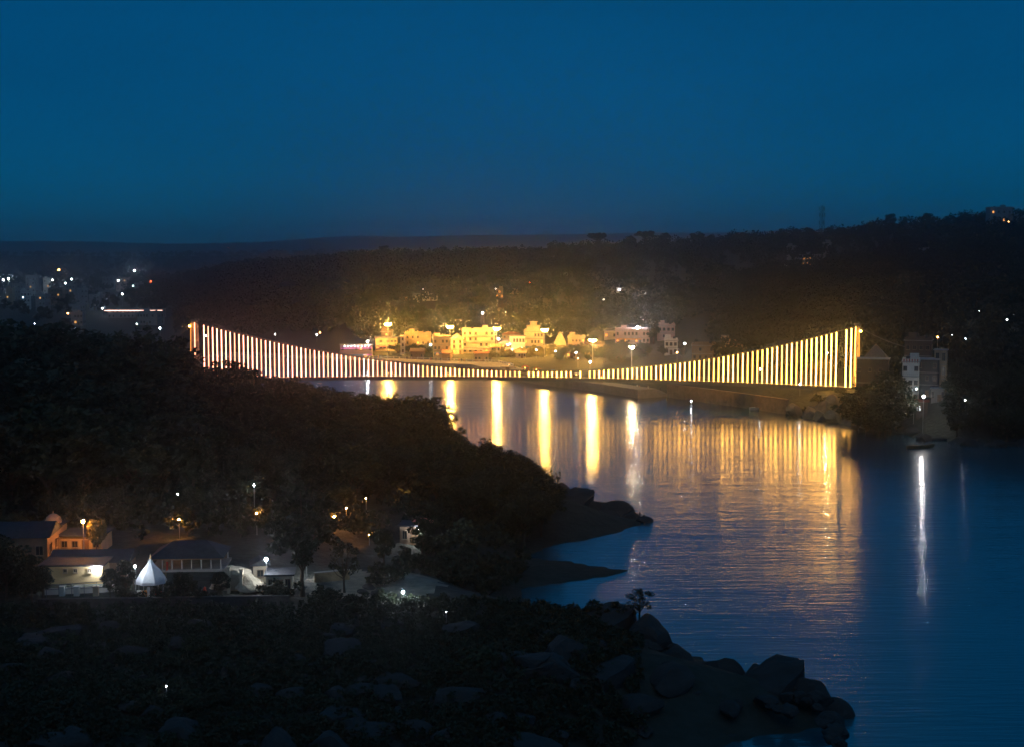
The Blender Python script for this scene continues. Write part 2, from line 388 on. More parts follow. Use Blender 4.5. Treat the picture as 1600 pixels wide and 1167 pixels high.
for sgn in (-1, 1):
    g = MB(); y = sgn * HW
    for k, (s0, s1) in enumerate(zip(SS[:-1], SS[1:])):
        x0, x1, z0, z1 = s0 * BL, s1 * BL, zdeck(min(max(s0,0),1)), zdeck(min(max(s1,0),1))
        for dz, r in ((-1.25, .10), (-.15, .13), (1.05, .05)): g.tube((x0,y,z0+dz), (x1,y,z1+dz), r, n=4)
        g.tube((x0,y,z0-1.25), (x0,y,z0+1.05), .06, n=4)
        g.tube((x0,y,z0-1.25), (x1,y,z1-.15), .06, n=4) if k % 2 else g.tube((x0,y,z0-.15), (x1,y,z1-1.25), .06, n=4)
        g.box(x0 + .05, x1 - .05, y - .02, y + .02, z0 - .95, z0 - .25)
    g.build('stiffening_truss', 'steel', bridge)
    c = MB(); sp_ = np.linspace(0, 1, 60)
    c.path([(s*BL, y, zcab(s)) for s in sp_], [.13] * 60, 5)
    c.build('main_cable', 'steel', bridge)
    for sx, px, zz in ((0, -30, 8), (1, BL + 19.5, 20.5)):
        c = MB(); p0 = Vector((sx * BL, y, zcab(sx))); p1 = Vector((px, y * 1.6, zz))
        pts = [p0.lerp(p1, t) + Vector((0, 0, -1.0 * math.sin(math.pi * t))) for t in np.linspace(0, 1, 9)]
        c.path(pts, [.15] * 9, 5); c.build('backstay', 'steel', bridge)
# hangers with their light tubes
xs = []; x = 2.9
hp = 1.615
gaps = {0: 1, 69: 1, 79: 1, 138: 1}
k = 0; xs.append(0.6)
pos = 4.0
while pos < BL - 0.6:
    xs.append(pos)
    gap = abs(pos - 117.6) < .8 or abs(pos - 134.3) < .8 or abs(pos - (BL - 6.6)) < .8
    pos += hp * (2 if gap else 1)
xs.append(BL - 0.5)
for x in xs:
    s = min(max(x / BL, 0), 1); zc, zd = zcab(s), zdeck(s); L_ = zc - zd
    for sgn in (-1, 1):
        h = MB().tube((0,0,0), (0,0,L_), .035, n=4).build('hanger', 'steel', bridge, (x, sgn * HW, zd))
        if sgn < 0:
            jit = random.uniform(0, .25)
            mt = 'tube_left' if s < 0.36 else 'tube_mid' if s < .52 else 'tube_right'
            if random.random() < .025: continue
            MB().tube((0,-.28,.05 + jit), (0,-.28,L_ - .15), random.uniform(.165, .205), n=6).build('light_tube', mt + '_' + random.choice('0112'), h)
# towers
for sx in (0, 1):
    zb = min(gz(PA.x + BD.x * sx, PA.y + BD.y * sx), 6) - 1.5
    X = sx * BL; t = MB(); out = -1 if sx == 0 else 1
    for sgn in (-1, 1):
        y = sgn * 2.4
        L1 = MB()
        for dx in (-.55, .55):
            for dy in (-.45, .45): L1.tube((X + dx * 1.25, y + dy * 1.2, zb), (X + dx * .7, y * .72 + dy * .7, 28.4), .13, .10, 5)
        n = 14
        for k in range(n):
            f0, f1 = k / n, (k + 1) / n; za, zc = zb + (28.4 - zb) * f0, zb + (28.4 - zb) * f1
            ya, yc = y * (1 - .28 * f0), y * (1 - .28 * f1); wa, wc = .69 - .3 * f0, .69 - .3 * f1
            for dy in (-.5, .5):
                L1.tube((X - wa, ya + dy, za), (X + wc, yc + dy, zc), .06, n=4); L1.tube((X + wa, ya + dy, za), (X - wc, yc + dy, zc), .06, n=4)
            L1.box(X - wc, X + wc, yc - .45, yc + .45, zc - .08, zc + .02)
        L1.build('tower_leg', 'towerpaint', bridge)
        MB().tube((X + out * .75, y - .55, 10), (X + out * .55, y * .74 - .55, 27.6), .13, n=5).build('tower_light_strip', 'tower_glow', bridge)
        MB().box(X - .8, X + .8, y * .72 - .45, y * .72 + .45, 28.4, 29.0).build('cable_saddle', 'steel', bridge)
    for zz in (7.0, 14.5, 21.5, 27.4):
        w = 2.4 * (1 - .28 * (zz - zb) / (28.4 - zb))
        MB().box(X - .35, X + .35, -w, w, zz - .35, zz + .35).build('cross_beam', 'towerpaint', bridge)
    MB().lathe([(.05,-.3),(.34,-.15),(.42,.1),(.25,.35),(.04,.4)], 0, 0, 8).build('tower_lamp', 'tower_bulb', bridge, (X + out * .95, -2.6, 26.6))
    a = MB().box(X - 3, X + 3, -4, 4, zb - 1, 7.2); a.build('pier', 'concrete', bridge)

# ------------------------------------------------------------------ trees
def leaf_cloud(centres, radii, nper, leaf, rg):
    V = []; 
    for (c, r) in zip(centres, radii):
        d = rg.normal(size=(nper, 3)); d /= np.linalg.norm(d, axis=1)[:, None]
        p = c + d * (r * rg.uniform(.35, 1.0, (nper, 1)) ** .6) * np.array([1, 1, .62])
        a = rg.normal(size=(nper, 3)); a[:, 2] *= .5; a /= np.linalg.norm(a, axis=1)[:, None]
        b_ = np.cross(a, rg.normal(size=(nper, 3))); b_ /= np.linalg.norm(b_, axis=1)[:, None]
        L_ = leaf * rg.uniform(.6, 1.5, (nper, 1)); W_ = L_ * rg.uniform(.35, .6, (nper, 1))
        V.append(np.stack([p - a * L_, p + b_ * W_, p + a * L_, p - b_ * W_], 1))
    V = np.concatenate(V).reshape(-1, 3)
    return V, np.arange(len(V)).reshape(-1, 4)
def make_crown(kind, seed, nper=70, leaf=.42):
    """unit: a tree about 15 m tall"""
    rg = np.random.default_rng(seed); C, Rr = [], []
    n = {'broad': 60, 'round': 46, 'tall': 44, 'umbrella': 40, 'sparse': 26}[kind]
    for _ in range(n):
        d = rg.normal(size=3); d /= np.linalg.norm(d); q = rg.uniform(.25, 1) ** .5
        if kind == 'broad': c = np.array([0, 0, 9.2]) + d * q * np.array([6.4, 6.4, 4.4]); r = rg.uniform(1.0, 2.2)
        elif kind == 'round': c = np.array([0, 0, 9.6]) + d * q * np.array([4.4, 4.4, 4.6]); r = rg.uniform(1.0, 2.0)
        elif kind == 'tall': c = np.array([0, 0, 8.6]) + d * q * np.array([2.3, 2.3, 6.0]) * np.array([1 - .45 * d[2], 1 - .45 * d[2], 1]); r = rg.uniform(.8, 1.4)
        elif kind == 'umbrella': c = np.array([0, 0, 11.6]) + d * q * np.array([6.2, 6.2, 2.2]); r = rg.uniform(1.0, 1.9)
        else: c = np.array([0, 0, 9.0]) + d * q * np.array([5.2, 5.2, 5.0]); r = rg.uniform(.9, 1.7)
        C.append(c); Rr.append(r)
    return leaf_cloud(np.array(C), Rr, nper, leaf, rg), C
def make_trunk(kind, C, seed):
    rd = random.Random(seed); t = MB()
    h0 = {'broad': 4.2, 'round': 5.0, 'tall': 3.0, 'umbrella': 7.5, 'sparse': 4.5}[kind]
    t.path([(0,0,-1.2), (.1,0,0), (.25,.1,h0*.5), (.1,.2,h0)], [.62, .45, .36, .30], 7)
    for c in rd.sample(C, 11):
        p0 = Vector((.1, .2, h0 * rd.uniform(.75, 1.0))); p2 = Vector(c); pm = p0.lerp(p2, .5) + Vector((0, 0, rd.uniform(-.6, .4)))
        t.path([p0, pm, p2], [.20, .12, .04], 5)
    return t
TREE = {}
for key, kind, sd, lm in (('broad_a','broad',1,'leaf_dark'), ('broad_b','broad',2,'leaf_mid'), ('broad_c','broad',3,'leaf_olive'), ('round_a','round',4,'leaf_dark'),
                          ('round_b','round',5,'leaf_mid'), ('tall_a','tall',6,'leaf_dark'), ('umbrella_a','umbrella',7,'leaf_dark'), ('sparse_a','sparse',8,'leaf_olive'), ('broad_d','broad',9,'leaf_lit')):
    (V, Fc), C = make_crown(kind, sd, 70 if kind != 'sparse' else 40)
    TREE[key] = (np_mesh('crown', V, Fc, [lm]), make_trunk(kind, C, sd).mesh('trunk', 'bark'))
def tree(key, x, y, h, label, group=None, name='tree', wide=1.0, z=None, cat='tree'):
    e = empty(name, (x, y, gz(x, y) if z is None else z), random.uniform(0, 6.28), label, cat, group)
    s = h / 14.5; e.scale = (s * wide, s * wide, s)
    if label and '{}' in label:
        e['label'] = label.format(('tall ' if h > 12 else 'low ' if h < 7.5 else '') + {'a': 'dark', 'b': 'green', 'c': 'olive', 'd': 'bright'}[key[-1]] + ' ' + {'broad': 'spreading', 'round': 'round-crowned', 'sparse': 'airy', 'tall': 'slender', 'umbrella': 'flat-topped'}[key[:-2]])
    link('crown', TREE[key][0], e); link('trunk', TREE[key][1], e)
    return e
def shrub_mesh(seed, m, n=14, nper=70, leaf=.13):
    rg = np.random.default_rng(seed); C = [np.array([rg.normal() * .55, rg.normal() * .55, .35 + abs(rg.normal()) * .35]) for _ in range(n)]
    V, Fc = leaf_cloud(np.array(C), [rg.uniform(.25, .5) for _ in C], nper, leaf, rg)
    t = MB()
    for c in C[:7]: t.tube((0, 0, -.2), tuple(c), .05, .015, 4)
    return np_mesh('foliage', V, Fc, [m]), t.mesh('stem', 'bark')
SHRUB = [shrub_mesh(21, 'leaf_dark'), shrub_mesh(22, 'leaf_mid'), shrub_mesh(23, 'leaf_olive'), shrub_mesh(25, 'leaf_lit')]
FLOWER = shrub_mesh(24, 'blossom')
def shrub(x, y, s, label, group=None, k=None, name='shrub', z=None, h=1.0, mesh=None):
    e = empty(name, (x, y, gz(x, y) if z is None else z), random.uniform(0, 6.28), label, 'shrub', group); e.scale = (s, s, s * h)
    a = mesh or SHRUB[k if k is not None else random.randrange(3)]
    link('foliage', a[0], e); link('stem', a[1], e); return e

# ------------------------------------------------------------------ windows, houses
WIN = {}
def window_mesh(w, h, pane):
    key = (round(w, 2), round(h, 2), pane)
    if key not in WIN:
        b = MB(); t = .09
        b.box(-w/2, w/2, -.10, .05, -h/2 - t, -h/2).box(-w/2, w/2, -.10, .05, h/2, h/2 + t)
        b.box(-w/2 - t, -w/2, -.10, .05, -h/2 - t, h/2 + t).box(w/2, w/2 + t, -.10, .05, -h/2 - t, h/2 + t)
        b.box(-.025, .025, -.07, .04, -h/2, h/2).box(-w/2 - .15, w/2 + .15, -.22, .05, -h/2 - t - .10, -h/2 - t - .004)
        b.mat(1); b.quad((-w/2, -.03, -h/2), (w/2, -.03, -h/2), (w/2, -.03, h/2), (-w/2, -.03, h/2))
        WIN[key] = b.mesh('window', ['frame', pane])
    return WIN[key]
def building(label, px0, px1, ytop, d, dep=9, st=2, cols=4, wall='cream', roof='parapet', rot=0.0, name='house', ww=1.0, wh=1.3, lit=(), litm='win_warm',
             cat='house', group=None, balcony=False, door=True, base=None, roofm='redroof', rh=2.5, finials=False, skip=()):
    for _ in range(60):
        c = at((px0 + px1) / 2, ytop, d); w = abs(px1 - px0) / FPX * d
        if base is not None or c.z - max(gz(c.x, d), gz(c.x - w/2, d), gz(c.x + w/2, d)) > (2.5 if d < 300 else 2.9) * st * (.9 if st > 1 else 1) + (rh * .6 if roof not in ('parapet', 'flat') else 0): break
        d *= .992
    cy = d + dep / 2; pts = [(c.x - w/2, d), (c.x + w/2, d), (c.x, cy), (c.x - w/2, d + dep), (c.x + w/2, d + dep)]
    g = [gz(*p) for p in pts]; zf = sum(g[:2]) / 2 if base is None else base; zb = min(min(g), zf) - .6; h = c.z - zb
    e = empty(name, (c.x, cy, zb), rot, label, cat, group)
    x0, x1, y0, y1 = -w/2, w/2, -dep/2, dep/2; front = zf - zb
    hb = h if roof in ('parapet', 'flat') else h - rh
    MB().box(x0, x1, y0, y1, 0, hb).build('wall', wall, e)
    if roof in ('parapet', 'flat'):
        r = MB().box(x0 - .35, x1 + .35, y0 - .35, y1 + .35, hb + .003, hb + .22)
        ro = r.build('roof', 'concrete' if d > 300 else 'darkroof', e)
        if roof == 'parapet':
            p = MB(); z0, z1 = hb + .223, hb + .95
            p.box(x0 - .1, x1 + .1, y0 - .1, y0 + .12, z0, z1).box(x0 - .1, x1 + .1, y1 - .12, y1 + .1, z0, z1).box(x0 - .1, x0 + .12, y0 + .121, y1 - .121, z0, z1).box(x1 - .12, x1 + .1, y0 + .121, y1 - .121, z0, z1)
            p.build('parapet', wall, ro)
            k = random.choice((-.25, .2)); MB().box(w*k - 1.3, w*k + 1.3, 0, 2.8, hb + .225, hb + 2.3).build('stair_room', wall, ro)
            MB().lathe([(.55, 0), (.6, .1), (.6, 1.1), (.35, 1.35), (.1, 1.4)], -w * k, 1.0, 10).build('water_tank', 'darkroof', ro, (0, 0, hb + .225))
        if finials:
            n = max(3, int(w / 2.2))
            for q in range(n): MB().lathe([(.22,0),(.26,.2),(.12,.5),(.2,.8),(.02,1.2)], 0, 0, 6).build('finial', wall, ro, (x0 + w * (q + .5) / n, y0, hb + .95))
    elif roof == 'gable': MB().gable(x0 - .5, x1 + .5, y0 - .5, y1 + .5, hb, h).build('roof', roofm, e)
    elif roof == 'gable_x': MB().gable(x0 - .5, x1 + .5, y0 - .5, y1 + .5, hb, h, 'x').build('roof', roofm, e)
    elif roof == 'hip': MB().hip(x0 - .7, x1 + .7, y0 - .7, y1 + .7, hb, h, w * .4).build('roof', roofm, e)
    elif roof == 'pyramid': MB().hip(x0 - .7, x1 + .7, y0 - .7, y1 + .7, hb, h, 0).build('roof', roofm, e)
    fh = (hb - front) / st
    for s in range(st):
        zc = front + fh * (s + .55)
        if s: MB().box(x0 - .12, x1 + .12, y0 - .18, y0 - .003, front + fh * s - .12, front + fh * s + .1).build('string_course', 'concrete', e)
        for k in range(cols):
            if (s, k) in skip or (d > 300 and (s, k) not in lit and random.random() < .2): continue
            x = x0 + w * (k + .5) / cols
            if door and s == 0 and k == cols // 2:
                dh = min(2.1, fh * .8); dd = MB().box(x - .55, x + .55, y0 - .06, y0 - .004, front + .02, front + dh).build('door', 'wood', e)
                MB().box(x + .3, x + .42, y0 - .12, y0 - .061, front + dh * .45, front + dh * .5).build('handle', 'steel', dd); continue
            link('window', window_mesh(min(ww, w / cols * .7), min(wh, fh * .6), litm if (s, k) in lit else ('win_warm' if 600 < d < 760 and random.random() < .14 else 'glassdark')), e, (x, y0 - .004, zc))
            if s % 1 == 0 and dep > 7 and k < 2: link('window', window_mesh(min(ww, 1.0), min(wh, fh * .6), 'glassdark'), e, (x1 + .004, -dep * .22 + k * dep * .44, zc), R(90))
        if s == 0 and 600 < d < 760 and st > 1 and w > 6 and random.random() < .7:
            za = front + min(2.6, fh * .85); aw = MB(); xa, xb = x0 + .4, x0 + w * random.uniform(.45, .9)
            aw.add([(xa, y0 - 1.5, za - .5), (xb, y0 - 1.5, za - .5), (xb, y0 - .19, za), (xa, y0 - .19, za), (xa, y0 - 1.5, za - .56), (xb, y0 - 1.5, za - .56), (xb, y0 - .19, za - .06), (xa, y0 - .19, za - .06)], [(0,1,2,3),(7,6,5,4),(0,4,5,1),(1,5,6,2),(3,2,6,7),(0,3,7,4)])
            aw.build('awning', random.choice(('redcloth', 'bluecloth', 'whitecloth', 'orangecloth')), e)
        if balcony and s:
            z = front + fh * s; bl = MB().box(x0 + .3, x1 - .3, y0 - 1.3, y0 - .181, z - .14, z).build('balcony', 'concrete', e)
            r = MB().box(x0 + .3, x1 - .3, y0 - 1.3, y0 - 1.22, z + .85, z + .93)
            for q in range(int(w / .6)): r.box(x0 + .35 + q * .6, x0 + .41 + q * .6, y0 - 1.28, y0 - 1.24, z + .003, z + .85)
            r.build('railing', 'pole', bl)
    return e

# ------------------------------------------------------------------ lamps
def globe_mesh(m, r, n=8):
    k = ('g', m, r)
    if k not in WIN: WIN[k] = MB().lathe([(.15*r,-r),(.75*r,-.65*r),(r,0),(.75*r,.65*r),(.15*r,r)], 0, 0, n).mesh('lamp_globe', m)
    return WIN[k]
def lamp(label, px, py, d, m='globe_white', r=.45, group=None, name='street_lamp', arm=0.0, maxh=None):
    need = 1.6 if name == 'yard_lamp' else 3.6
    for _ in range(60):                                   # slide along the line of sight until the pole has a sensible height
        c = at(px, py, d); g = gz(c.x, d); h = c.z - g
        if h >= need: break
        d *= .992
    e = empty(name, (c.x, d, c.z - h), 0, label, 'lamp', group)
    p = MB().tube((0, 0, -.5), (0, 0, h - r * .9), .11 if h > 5 else .06, .06 if h > 5 else .045, 6)
    if arm: p.tube((0, 0, h - r), (arm, -.1, h + .1), .04, n=5)
    p.build('pole', 'pole', e)
    MB().lathe([(.02, 0), (r * .8, .02), (r * .5, .14), (.03, .2)], 0, 0, 8).build('lamp_cap', 'steel', e, (arm, -.1, h + r * 1.02))
    link('lamp_globe', globe_mesh(m, r), e, (arm, -.1, h)); return e
def mast(label, px, py, d, lens='mast_lens', n=6, size=1.0):
    c = at(px, py, d); g = gz(c.x, d); h = c.z - g
    e = empty('mast_lamp', (c.x, d, g), 0, label, 'lamp', 'tall floodlight masts along the far ghat')
    MB().tube((0, 0, -.5), (0, 0, h + .4), .22, .12, 8).build('pole', 'pole', e)
    ring = MB()
    for k in range(16):
        a, b_ = 2 * math.pi * k / 16, 2 * math.pi * (k + 1) / 16; q = 1.0 * size
        ring.tube((q * math.cos(a), q * math.sin(a), h), (q * math.cos(b_), q * math.sin(b_), h), .05, n=4)
    ring.tube((-size, 0, h), (size, 0, h), .05, n=4).tube((0, -size, h), (0, size, h), .05, n=4)
    ring.build('ring', 'pole', e)
    for k in range(n):
        a = 2 * math.pi * (k + .5) / n; ca, sa = math.cos(a), math.sin(a)
        o = MB().box(-.54, .54, -.12, .16, -.56, .56).build('floodlight', 'steel', e, (1.05 * size * ca, 1.05 * size * sa, h), a + math.pi / 2)
        o.rotation_euler = (R(36), 0, a + math.pi / 2)
        MB().box(-.50, .50, -.17, -.125, -.52, .52).build('lens', lens if math.sin(a) < .2 or lens != 'mast_lens' else 'mast_lens_back', o)
    return e

# ================================================================== FAR BANK
QP = dens([(-140, 692), (-69, 668), (0, 636), (8, 612)], 6)
tag(sweep('riverside_promenade', QP, [(-.5,-2), (-.5,.5), (1.2,.5), (1.2,1.0), (2.2,1.0), (2.2,1.5), (7.5,1.5), (7.5,3.6), (22,3.65), (22,-2)], 'ghat_paving'), kind='structure')
def parapet(label, pts, s, z, h, step=3.0, m='white_wall', name='parapet_wall'):
    ln = offset_line(pts, s); e = empty(name, (ln[0][0], ln[0][1], z), 0, label, 'wall'); o = ln[0]
    q = [(x - o[0], y - o[1]) for x, y in ln]
    a = MB()
    for p0, p1 in zip(q[:-1], q[1:]):
        for z0, z1, w in ((0, .25, .18), (h - .2, h, .2)):
            dx, dy = p1[0]-p0[0], p1[1]-p0[1]; L_ = math.hypot(dx, dy); nx_, ny_ = -dy/L_*w, dx/L_*w
            a.add([(p0[0]-nx_,p0[1]-ny_,z0),(p1[0]-nx_,p1[1]-ny_,z0),(p1[0]+nx_,p1[1]+ny_,z0),(p0[0]+nx_,p0[1]+ny_,z0),
                   (p0[0]-nx_,p0[1]-ny_,z1),(p1[0]-nx_,p1[1]-ny_,z1),(p1[0]+nx_,p1[1]+ny_,z1),(p0[0]+nx_,p0[1]+ny_,z1)], [(3,2,1,0),(4,5,6,7),(0,1,5,4),(1,2,6,5),(2,3,7,6),(3,0,4,7)])
    a.build('rail', m, e)
    me = MB().box(-.22, .22, -.22, .22, 0, h + .15).mesh('post', m)
    for x, y in dens(q, step): link('post', me, e, (x, y, 0))
    return e
parapet('pale balustrade along the upper riverside road of the far ghat', QP, 8.0, 3.65, 1.0)
parapet('low parapet along the lower riverside walk of the far ghat', QP, 2.6, 1.5, .8)
# ghat steps running down towards the moored boats
GP = dens([(4, 612), (22, 572), (46, 538), (58, 516)], 5)
st = []; 
for k in range(9): st += [(-1.5 + k * .8, .15 + k * .33), (-1.5 + (k + 1) * .8, .15 + k * .33)]
tag(sweep('ghat_steps', GP, [(-1.5, -2)] + st + [(5.7, 3.15), (14, 3.2), (14, -2)], 'paving'), kind='structure')
wl = sweep('retaining_wall', dens([(58, 514), (77, 483), (91, 458)], 4), [(.6,-1.5), (.6,4.6), (.3,4.6), (.3,5.0), (1.7,5.0), (1.7,4.6), (1.4,4.6), (1.4,-1.5)], 'stonewall')
tag(wl, 'reddish stone retaining wall along the river below the bridge', 'wall')

building('box-like ochre house with a ribbon of openings, next to the purple hall', 585, 619, 529, 684, 10, 2, 6, 'ochre', 'flat', .1, ww=1.2, wh=1.0, door=False)
building('three-storey cream house with finials along its parapet beside the box-like ochre house', 632, 672, 523, 690, 10, 3, 5, 'ochre', 'parapet', .05, finials=True, ww=.8, wh=1.1)
building('narrow pale stair wing joined to the side of the finialed house', 625, 632, 526, 686, 8, 3, 1, 'white_wall', 'flat', .05, door=False, ww=.8)
building('low shed with a red sloping awning roof before the finialed house', 679, 703, 543, 680, 6, 1, 3, 'cream', 'gable_x', .05, rh=1.5, cat='shed', name='shed')
building('cream gabled house with three rows of windows next to the tall block', 704, 723, 522, 678, 10, 3, 2, 'cream', 'gable', .05, rh=2.6, roofm='tan')
building('tall plain cream block with flat roof behind the round-gabled house', 722, 773, 517, 692, 12, 4, 6, 'cream', 'parapet', .0, balcony=True)
building('cream house with a broad tan gable standing before the tall plain block', 740, 768, 526, 676, 9, 2, 3, 'cream', 'gable', .0, rh=2.3, roofm='tan', ww=.7)
building('low shop with a red canopy below the gabled cream house', 741, 763, 549.5, 668, 4, 1, 4, 'tan', 'gable_x', .0, rh=.9, name='shop', cat='shop', ww=.8, wh=.9)
building('low cream wing with a colonnade of windows left of the stepped palace', 797, 821, 526, 668, 10, 2, 5, 'white_wall', 'flat', -.05, wh=1.6, ww=.9)
pal = building('cream palace with stepped roof pavilion beside the temple spire', 820, 850, 519, 672, 12, 3, 6, 'cream', 'parapet', -.05, balcony=True, ww=.8, name='palace', cat='building')
pw = MB().box(-3.2, 2.6, -3, 3, 0, 2.3).box(-3.7, 3.1, -3.5, 3.5, 2.303, 2.55).box(-1.8, 1.2, -2, 2, 2.553, 4.2).box(-2.3, 1.7, -2.5, 2.5, 4.203, 4.4).build('roof_pavilion', 'cream', pal)
pw.location = (0, 0, at(835, 519, 672).z - pal.location.z + .3)
for k, (p0, p1, yt, d, st_, cl_, wl_, rf, lbl) in enumerate((
        (618, 626, 538, 676, 1, 2, 'tan', 'gable_x', 'tiny tan shop squeezed beside the box-like ochre house'), (642, 662, 545, 672, 1, 5, 'brownwall', 'gable_x', 'low brown shop row under the finialed house'),
        (672, 680, 540, 676, 1, 2, 'white_wall', 'flat', 'little white booth left of the red-roofed shed'), (692, 705, 548, 668, 1, 3, 'ochre', 'gable_x', 'low ochre tea shop below the gabled house'),
        (768, 782, 538, 676, 2, 3, 'tan', 'gable_x', 'narrow tan house right of the tall plain block'), (782, 798, 533, 684, 2, 4, 'cream', 'hip', 'cream house with hipped roof between tall block and palace wing'),
        (806, 822, 547, 664, 1, 4, 'cream', 'gable_x', 'low cream garden pavilion before the palace wing'), (850, 866, 540, 668, 1, 3, 'cream', 'flat', 'low cream rest house between palace and temple'),
        (886, 900, 546, 650, 1, 3, 'tan', 'gable_x', 'low tan shelter right of the temple'), (596, 612, 519, 730, 3, 3, 'brownwall', 'parapet', 'dim brown house rising behind the box-like ochre house'),
        (676, 700, 529, 720, 3, 4, 'tan', 'parapet', 'tan house in the second row behind the red-roofed shed'), (786, 812, 519, 735, 3, 4, 'brownwall', 'hip', 'dim brown hip-roofed house behind the palace wing'),
        (888, 915, 528, 715, 2, 5, 'tan', 'parapet', 'tan second-row house behind the temple'), (915, 944, 534, 690, 2, 5, 'brownwall', 'gable_x', 'dim brown gabled house behind the ghat mast'))):
    building(lbl, p0, p1, yt, d, 7, st_, cl_, wl_, rf, random.uniform(-.12, .12), rh=1.3, roofm=random.choice(('redroof', 'brownwall', 'darkroof', 'tan')), ww=random.uniform(.6, 1.0), wh=random.uniform(.9, 1.3), name='house' if st_ > 1 else 'shop', cat='house' if st_ > 1 else 'shop')
# temple with spire
def temple(label, px0, px1, ytip, ybase, d, wall='cream'):
    c = at((px0 + px1) / 2, ytip, d); zb = at((px0 + px1) / 2, ybase, d).z; w = (px1 - px0) / FPX * d; g = gz(c.x, d) - .5
    e = empty('temple', (c.x, d + w/2, g), 0, label, 'temple'); b0 = zb - g; H = c.z - zb
    MB().box(-w*.62, w*.62, -w*.62, w*.62, 0, b0 * .55).build('plinth_hall', wall, e)
    MB().box(-w*.68, w*.68, -w*.68, w*.68, b0*.55 + .003, b0*.55 + .3).build('cornice', 'concrete', e)
    MB().box(-w*.5, w*.5, -w*.5, w*.5, b0*.55 + .303, b0).build('sanctum', wall, e)
    pr = []
    for k in range(9):
        f = k / 8; r = w * .68 * (1 - f ** 1.5 * .78); pr += [(r, b0 + .003 + H * .86 * f), (r * 1.05, b0 + .003 + H * .86 * f + .12)]
    sp_ = MB().lathe(pr, 0, 0, 4, True).build('spire', wall, e)
    MB().lathe([(w*.12, b0 + H*.87), (w*.2, b0 + H*.90), (w*.06, b0 + H*.93), (w*.1, b0 + H*.96), (.02, b0 + H)], 0, 0, 8).build('finial', 'ochre', sp_)
    for k in (-1, 0, 1): link('window', window_mesh(.7, min(1.5, b0*.3), 'glassdark'), e, (k * w * .38, -w*.62 - .004, b0 * .28))
    return e
temple('cream temple with a tall ribbed spire beside the stepped palace', 866, 885, 519, 541, 664)
# hill-foot buildings lit by the white floodlight
building('long pale two-storey hillside building behind the white floodlight', 963, 1016, 517, 690, 10, 2, 9, 'pinkwall', 'parapet', -.05, ww=.8)
building('low cream annex with a lit end beside the long hillside building', 945, 964, 518, 695, 8, 1, 3, 'cream', 'flat', -.05, base=None)
pal2 = building('pale hillside mansion with small domed turrets above the dark conical tree', 1029, 1056, 510, 700, 10, 2, 4, 'pinkwall', 'parapet', -.08, name='mansion', cat='house')
ph = at(1040, 510, 700).z - pal2.location.z
for x, hh in ((-3.6, 3.2), (-.4, 2.2), (3.4, 2.8)):
    t_ = MB().lathe([(.75, 0), (.75, hh*.45), (.95, hh*.47), (.9, hh*.6), (.5, hh*.8), (.12, hh*.88), (.03, hh)], 0, 0, 10).build('turret', 'pinkwall', pal2, (x, -3.5, ph + .9))
building('small white flat-roofed house near the lamp below the mansion', 1040, 1060, 533, 640, 7, 2, 3, 'white_wall', 'parapet', -.1)
building('long dim brown riverside house with rows of windows right of the white house', 1086, 1174, 541, 560, 10, 2, 10, 'brownwall', 'parapet', -.25, ww=.9)
tw = building('square tower block rising from the long dim brown riverside house', 1129, 1143, 526, 556, 5, 4, 2, 'tan', 'flat', -.25, name='tower_house', door=False)
building('dim brown house half hidden behind the right-hand hangers', 1202, 1262, 533, 575, 9, 3, 6, 'brownwall', 'hip', -.3, roofm='darkroof')
# purple festival hall
e = building('riverside hall bathed in purple light with a row of white bulbs along its roof', 530, 580, 540, 684, 9, 2, 7, 'pinkwall', 'flat', .12, name='hall', cat='hall')
hz = at(555, 540, 684).z - e.location.z; w = 50 / FPX * 684
for k in range(8): link('roof_bulb', globe_mesh('globe_white', .12), e, (-w*.36 + k * w*.105, -4.9, hz + .45))
MB().box(-w*.48, w*.48, -4.85, -4.7, hz - .75, hz - .6).build('light_strip', 'purple', e)
MB().box(-w*.48, w*.48, -4.85, -4.7, hz - 3.9, hz - 3.8).build('light_strip', 'purple', e)

# floodlight masts
for px, py, d, ln, lb in ((606, 507, 672, 'mast_lens', 'tall sodium floodlight mast behind the box-like ochre house'),
                          (703, 511, 661, 'mast_lens', 'tall sodium floodlight mast beside the gabled house with three rows of windows'),
                          (776, 514, 654, 'mast_lens', 'tall sodium floodlight mast at the corner of the tall plain block'),
                          (851, 516, 648, 'mast_lens', 'tall sodium floodlight mast between the stepped palace and the temple'),
                          (926, 532, 596, 'mast_lens', 'tall sodium floodlight mast above the ghat steps'),
                          (987, 543, 556, 'mast_lens_pale', 'slim pale floodlight mast before the dark tree clump')):
    mast(lb, px, py, d, ln, 6 if px < 980 else 3, 1.0 if px < 980 else .6)
lamp('bright white floodlight on a pole before the long hillside building', 996, 512, 668, 'flood_hill', .45)
lamp('bright white lamp beside the purple festival hall', 574, 534, 674, 'flood_white', .32)
lamp('white lamp on the roof terrace right of the finialed house', 692, 526, 690, 'flood_white', .28)
lamp('bluish street lamp by the low red-roofed shed', 673, 539, 672, 'globe_white', .35)
lamp('white lamp at the foot of the tall plain block', 779, 530, 672, 'flood_white', .25)
lamp('white lamp at the head of the ghat steps', 922, 566, 586, 'flood_white', .25)
lamp('small lamp under the trees left of the ghat steps', 900, 551, 640, 'globe_white', .3)
lamp('second small lamp under the trees by the ghat steps', 903, 560, 632, 'globe_orange', .25)
lamp('white lamp beside the small white flat-roofed house', 1070, 537, 640, 'flood_white', .30)
lamp('small lamp low on the slope below the white house', 1058, 551, 610, 'globe_orange', .25)
lamp('white lamp seen between the lit hangers near the right tower', 1292, 552, 480, 'flood_warm', .26)
lamp('small white lamp on the bank behind the right part of the bridge', 1188, 577, 520, 'globe_white', .28)
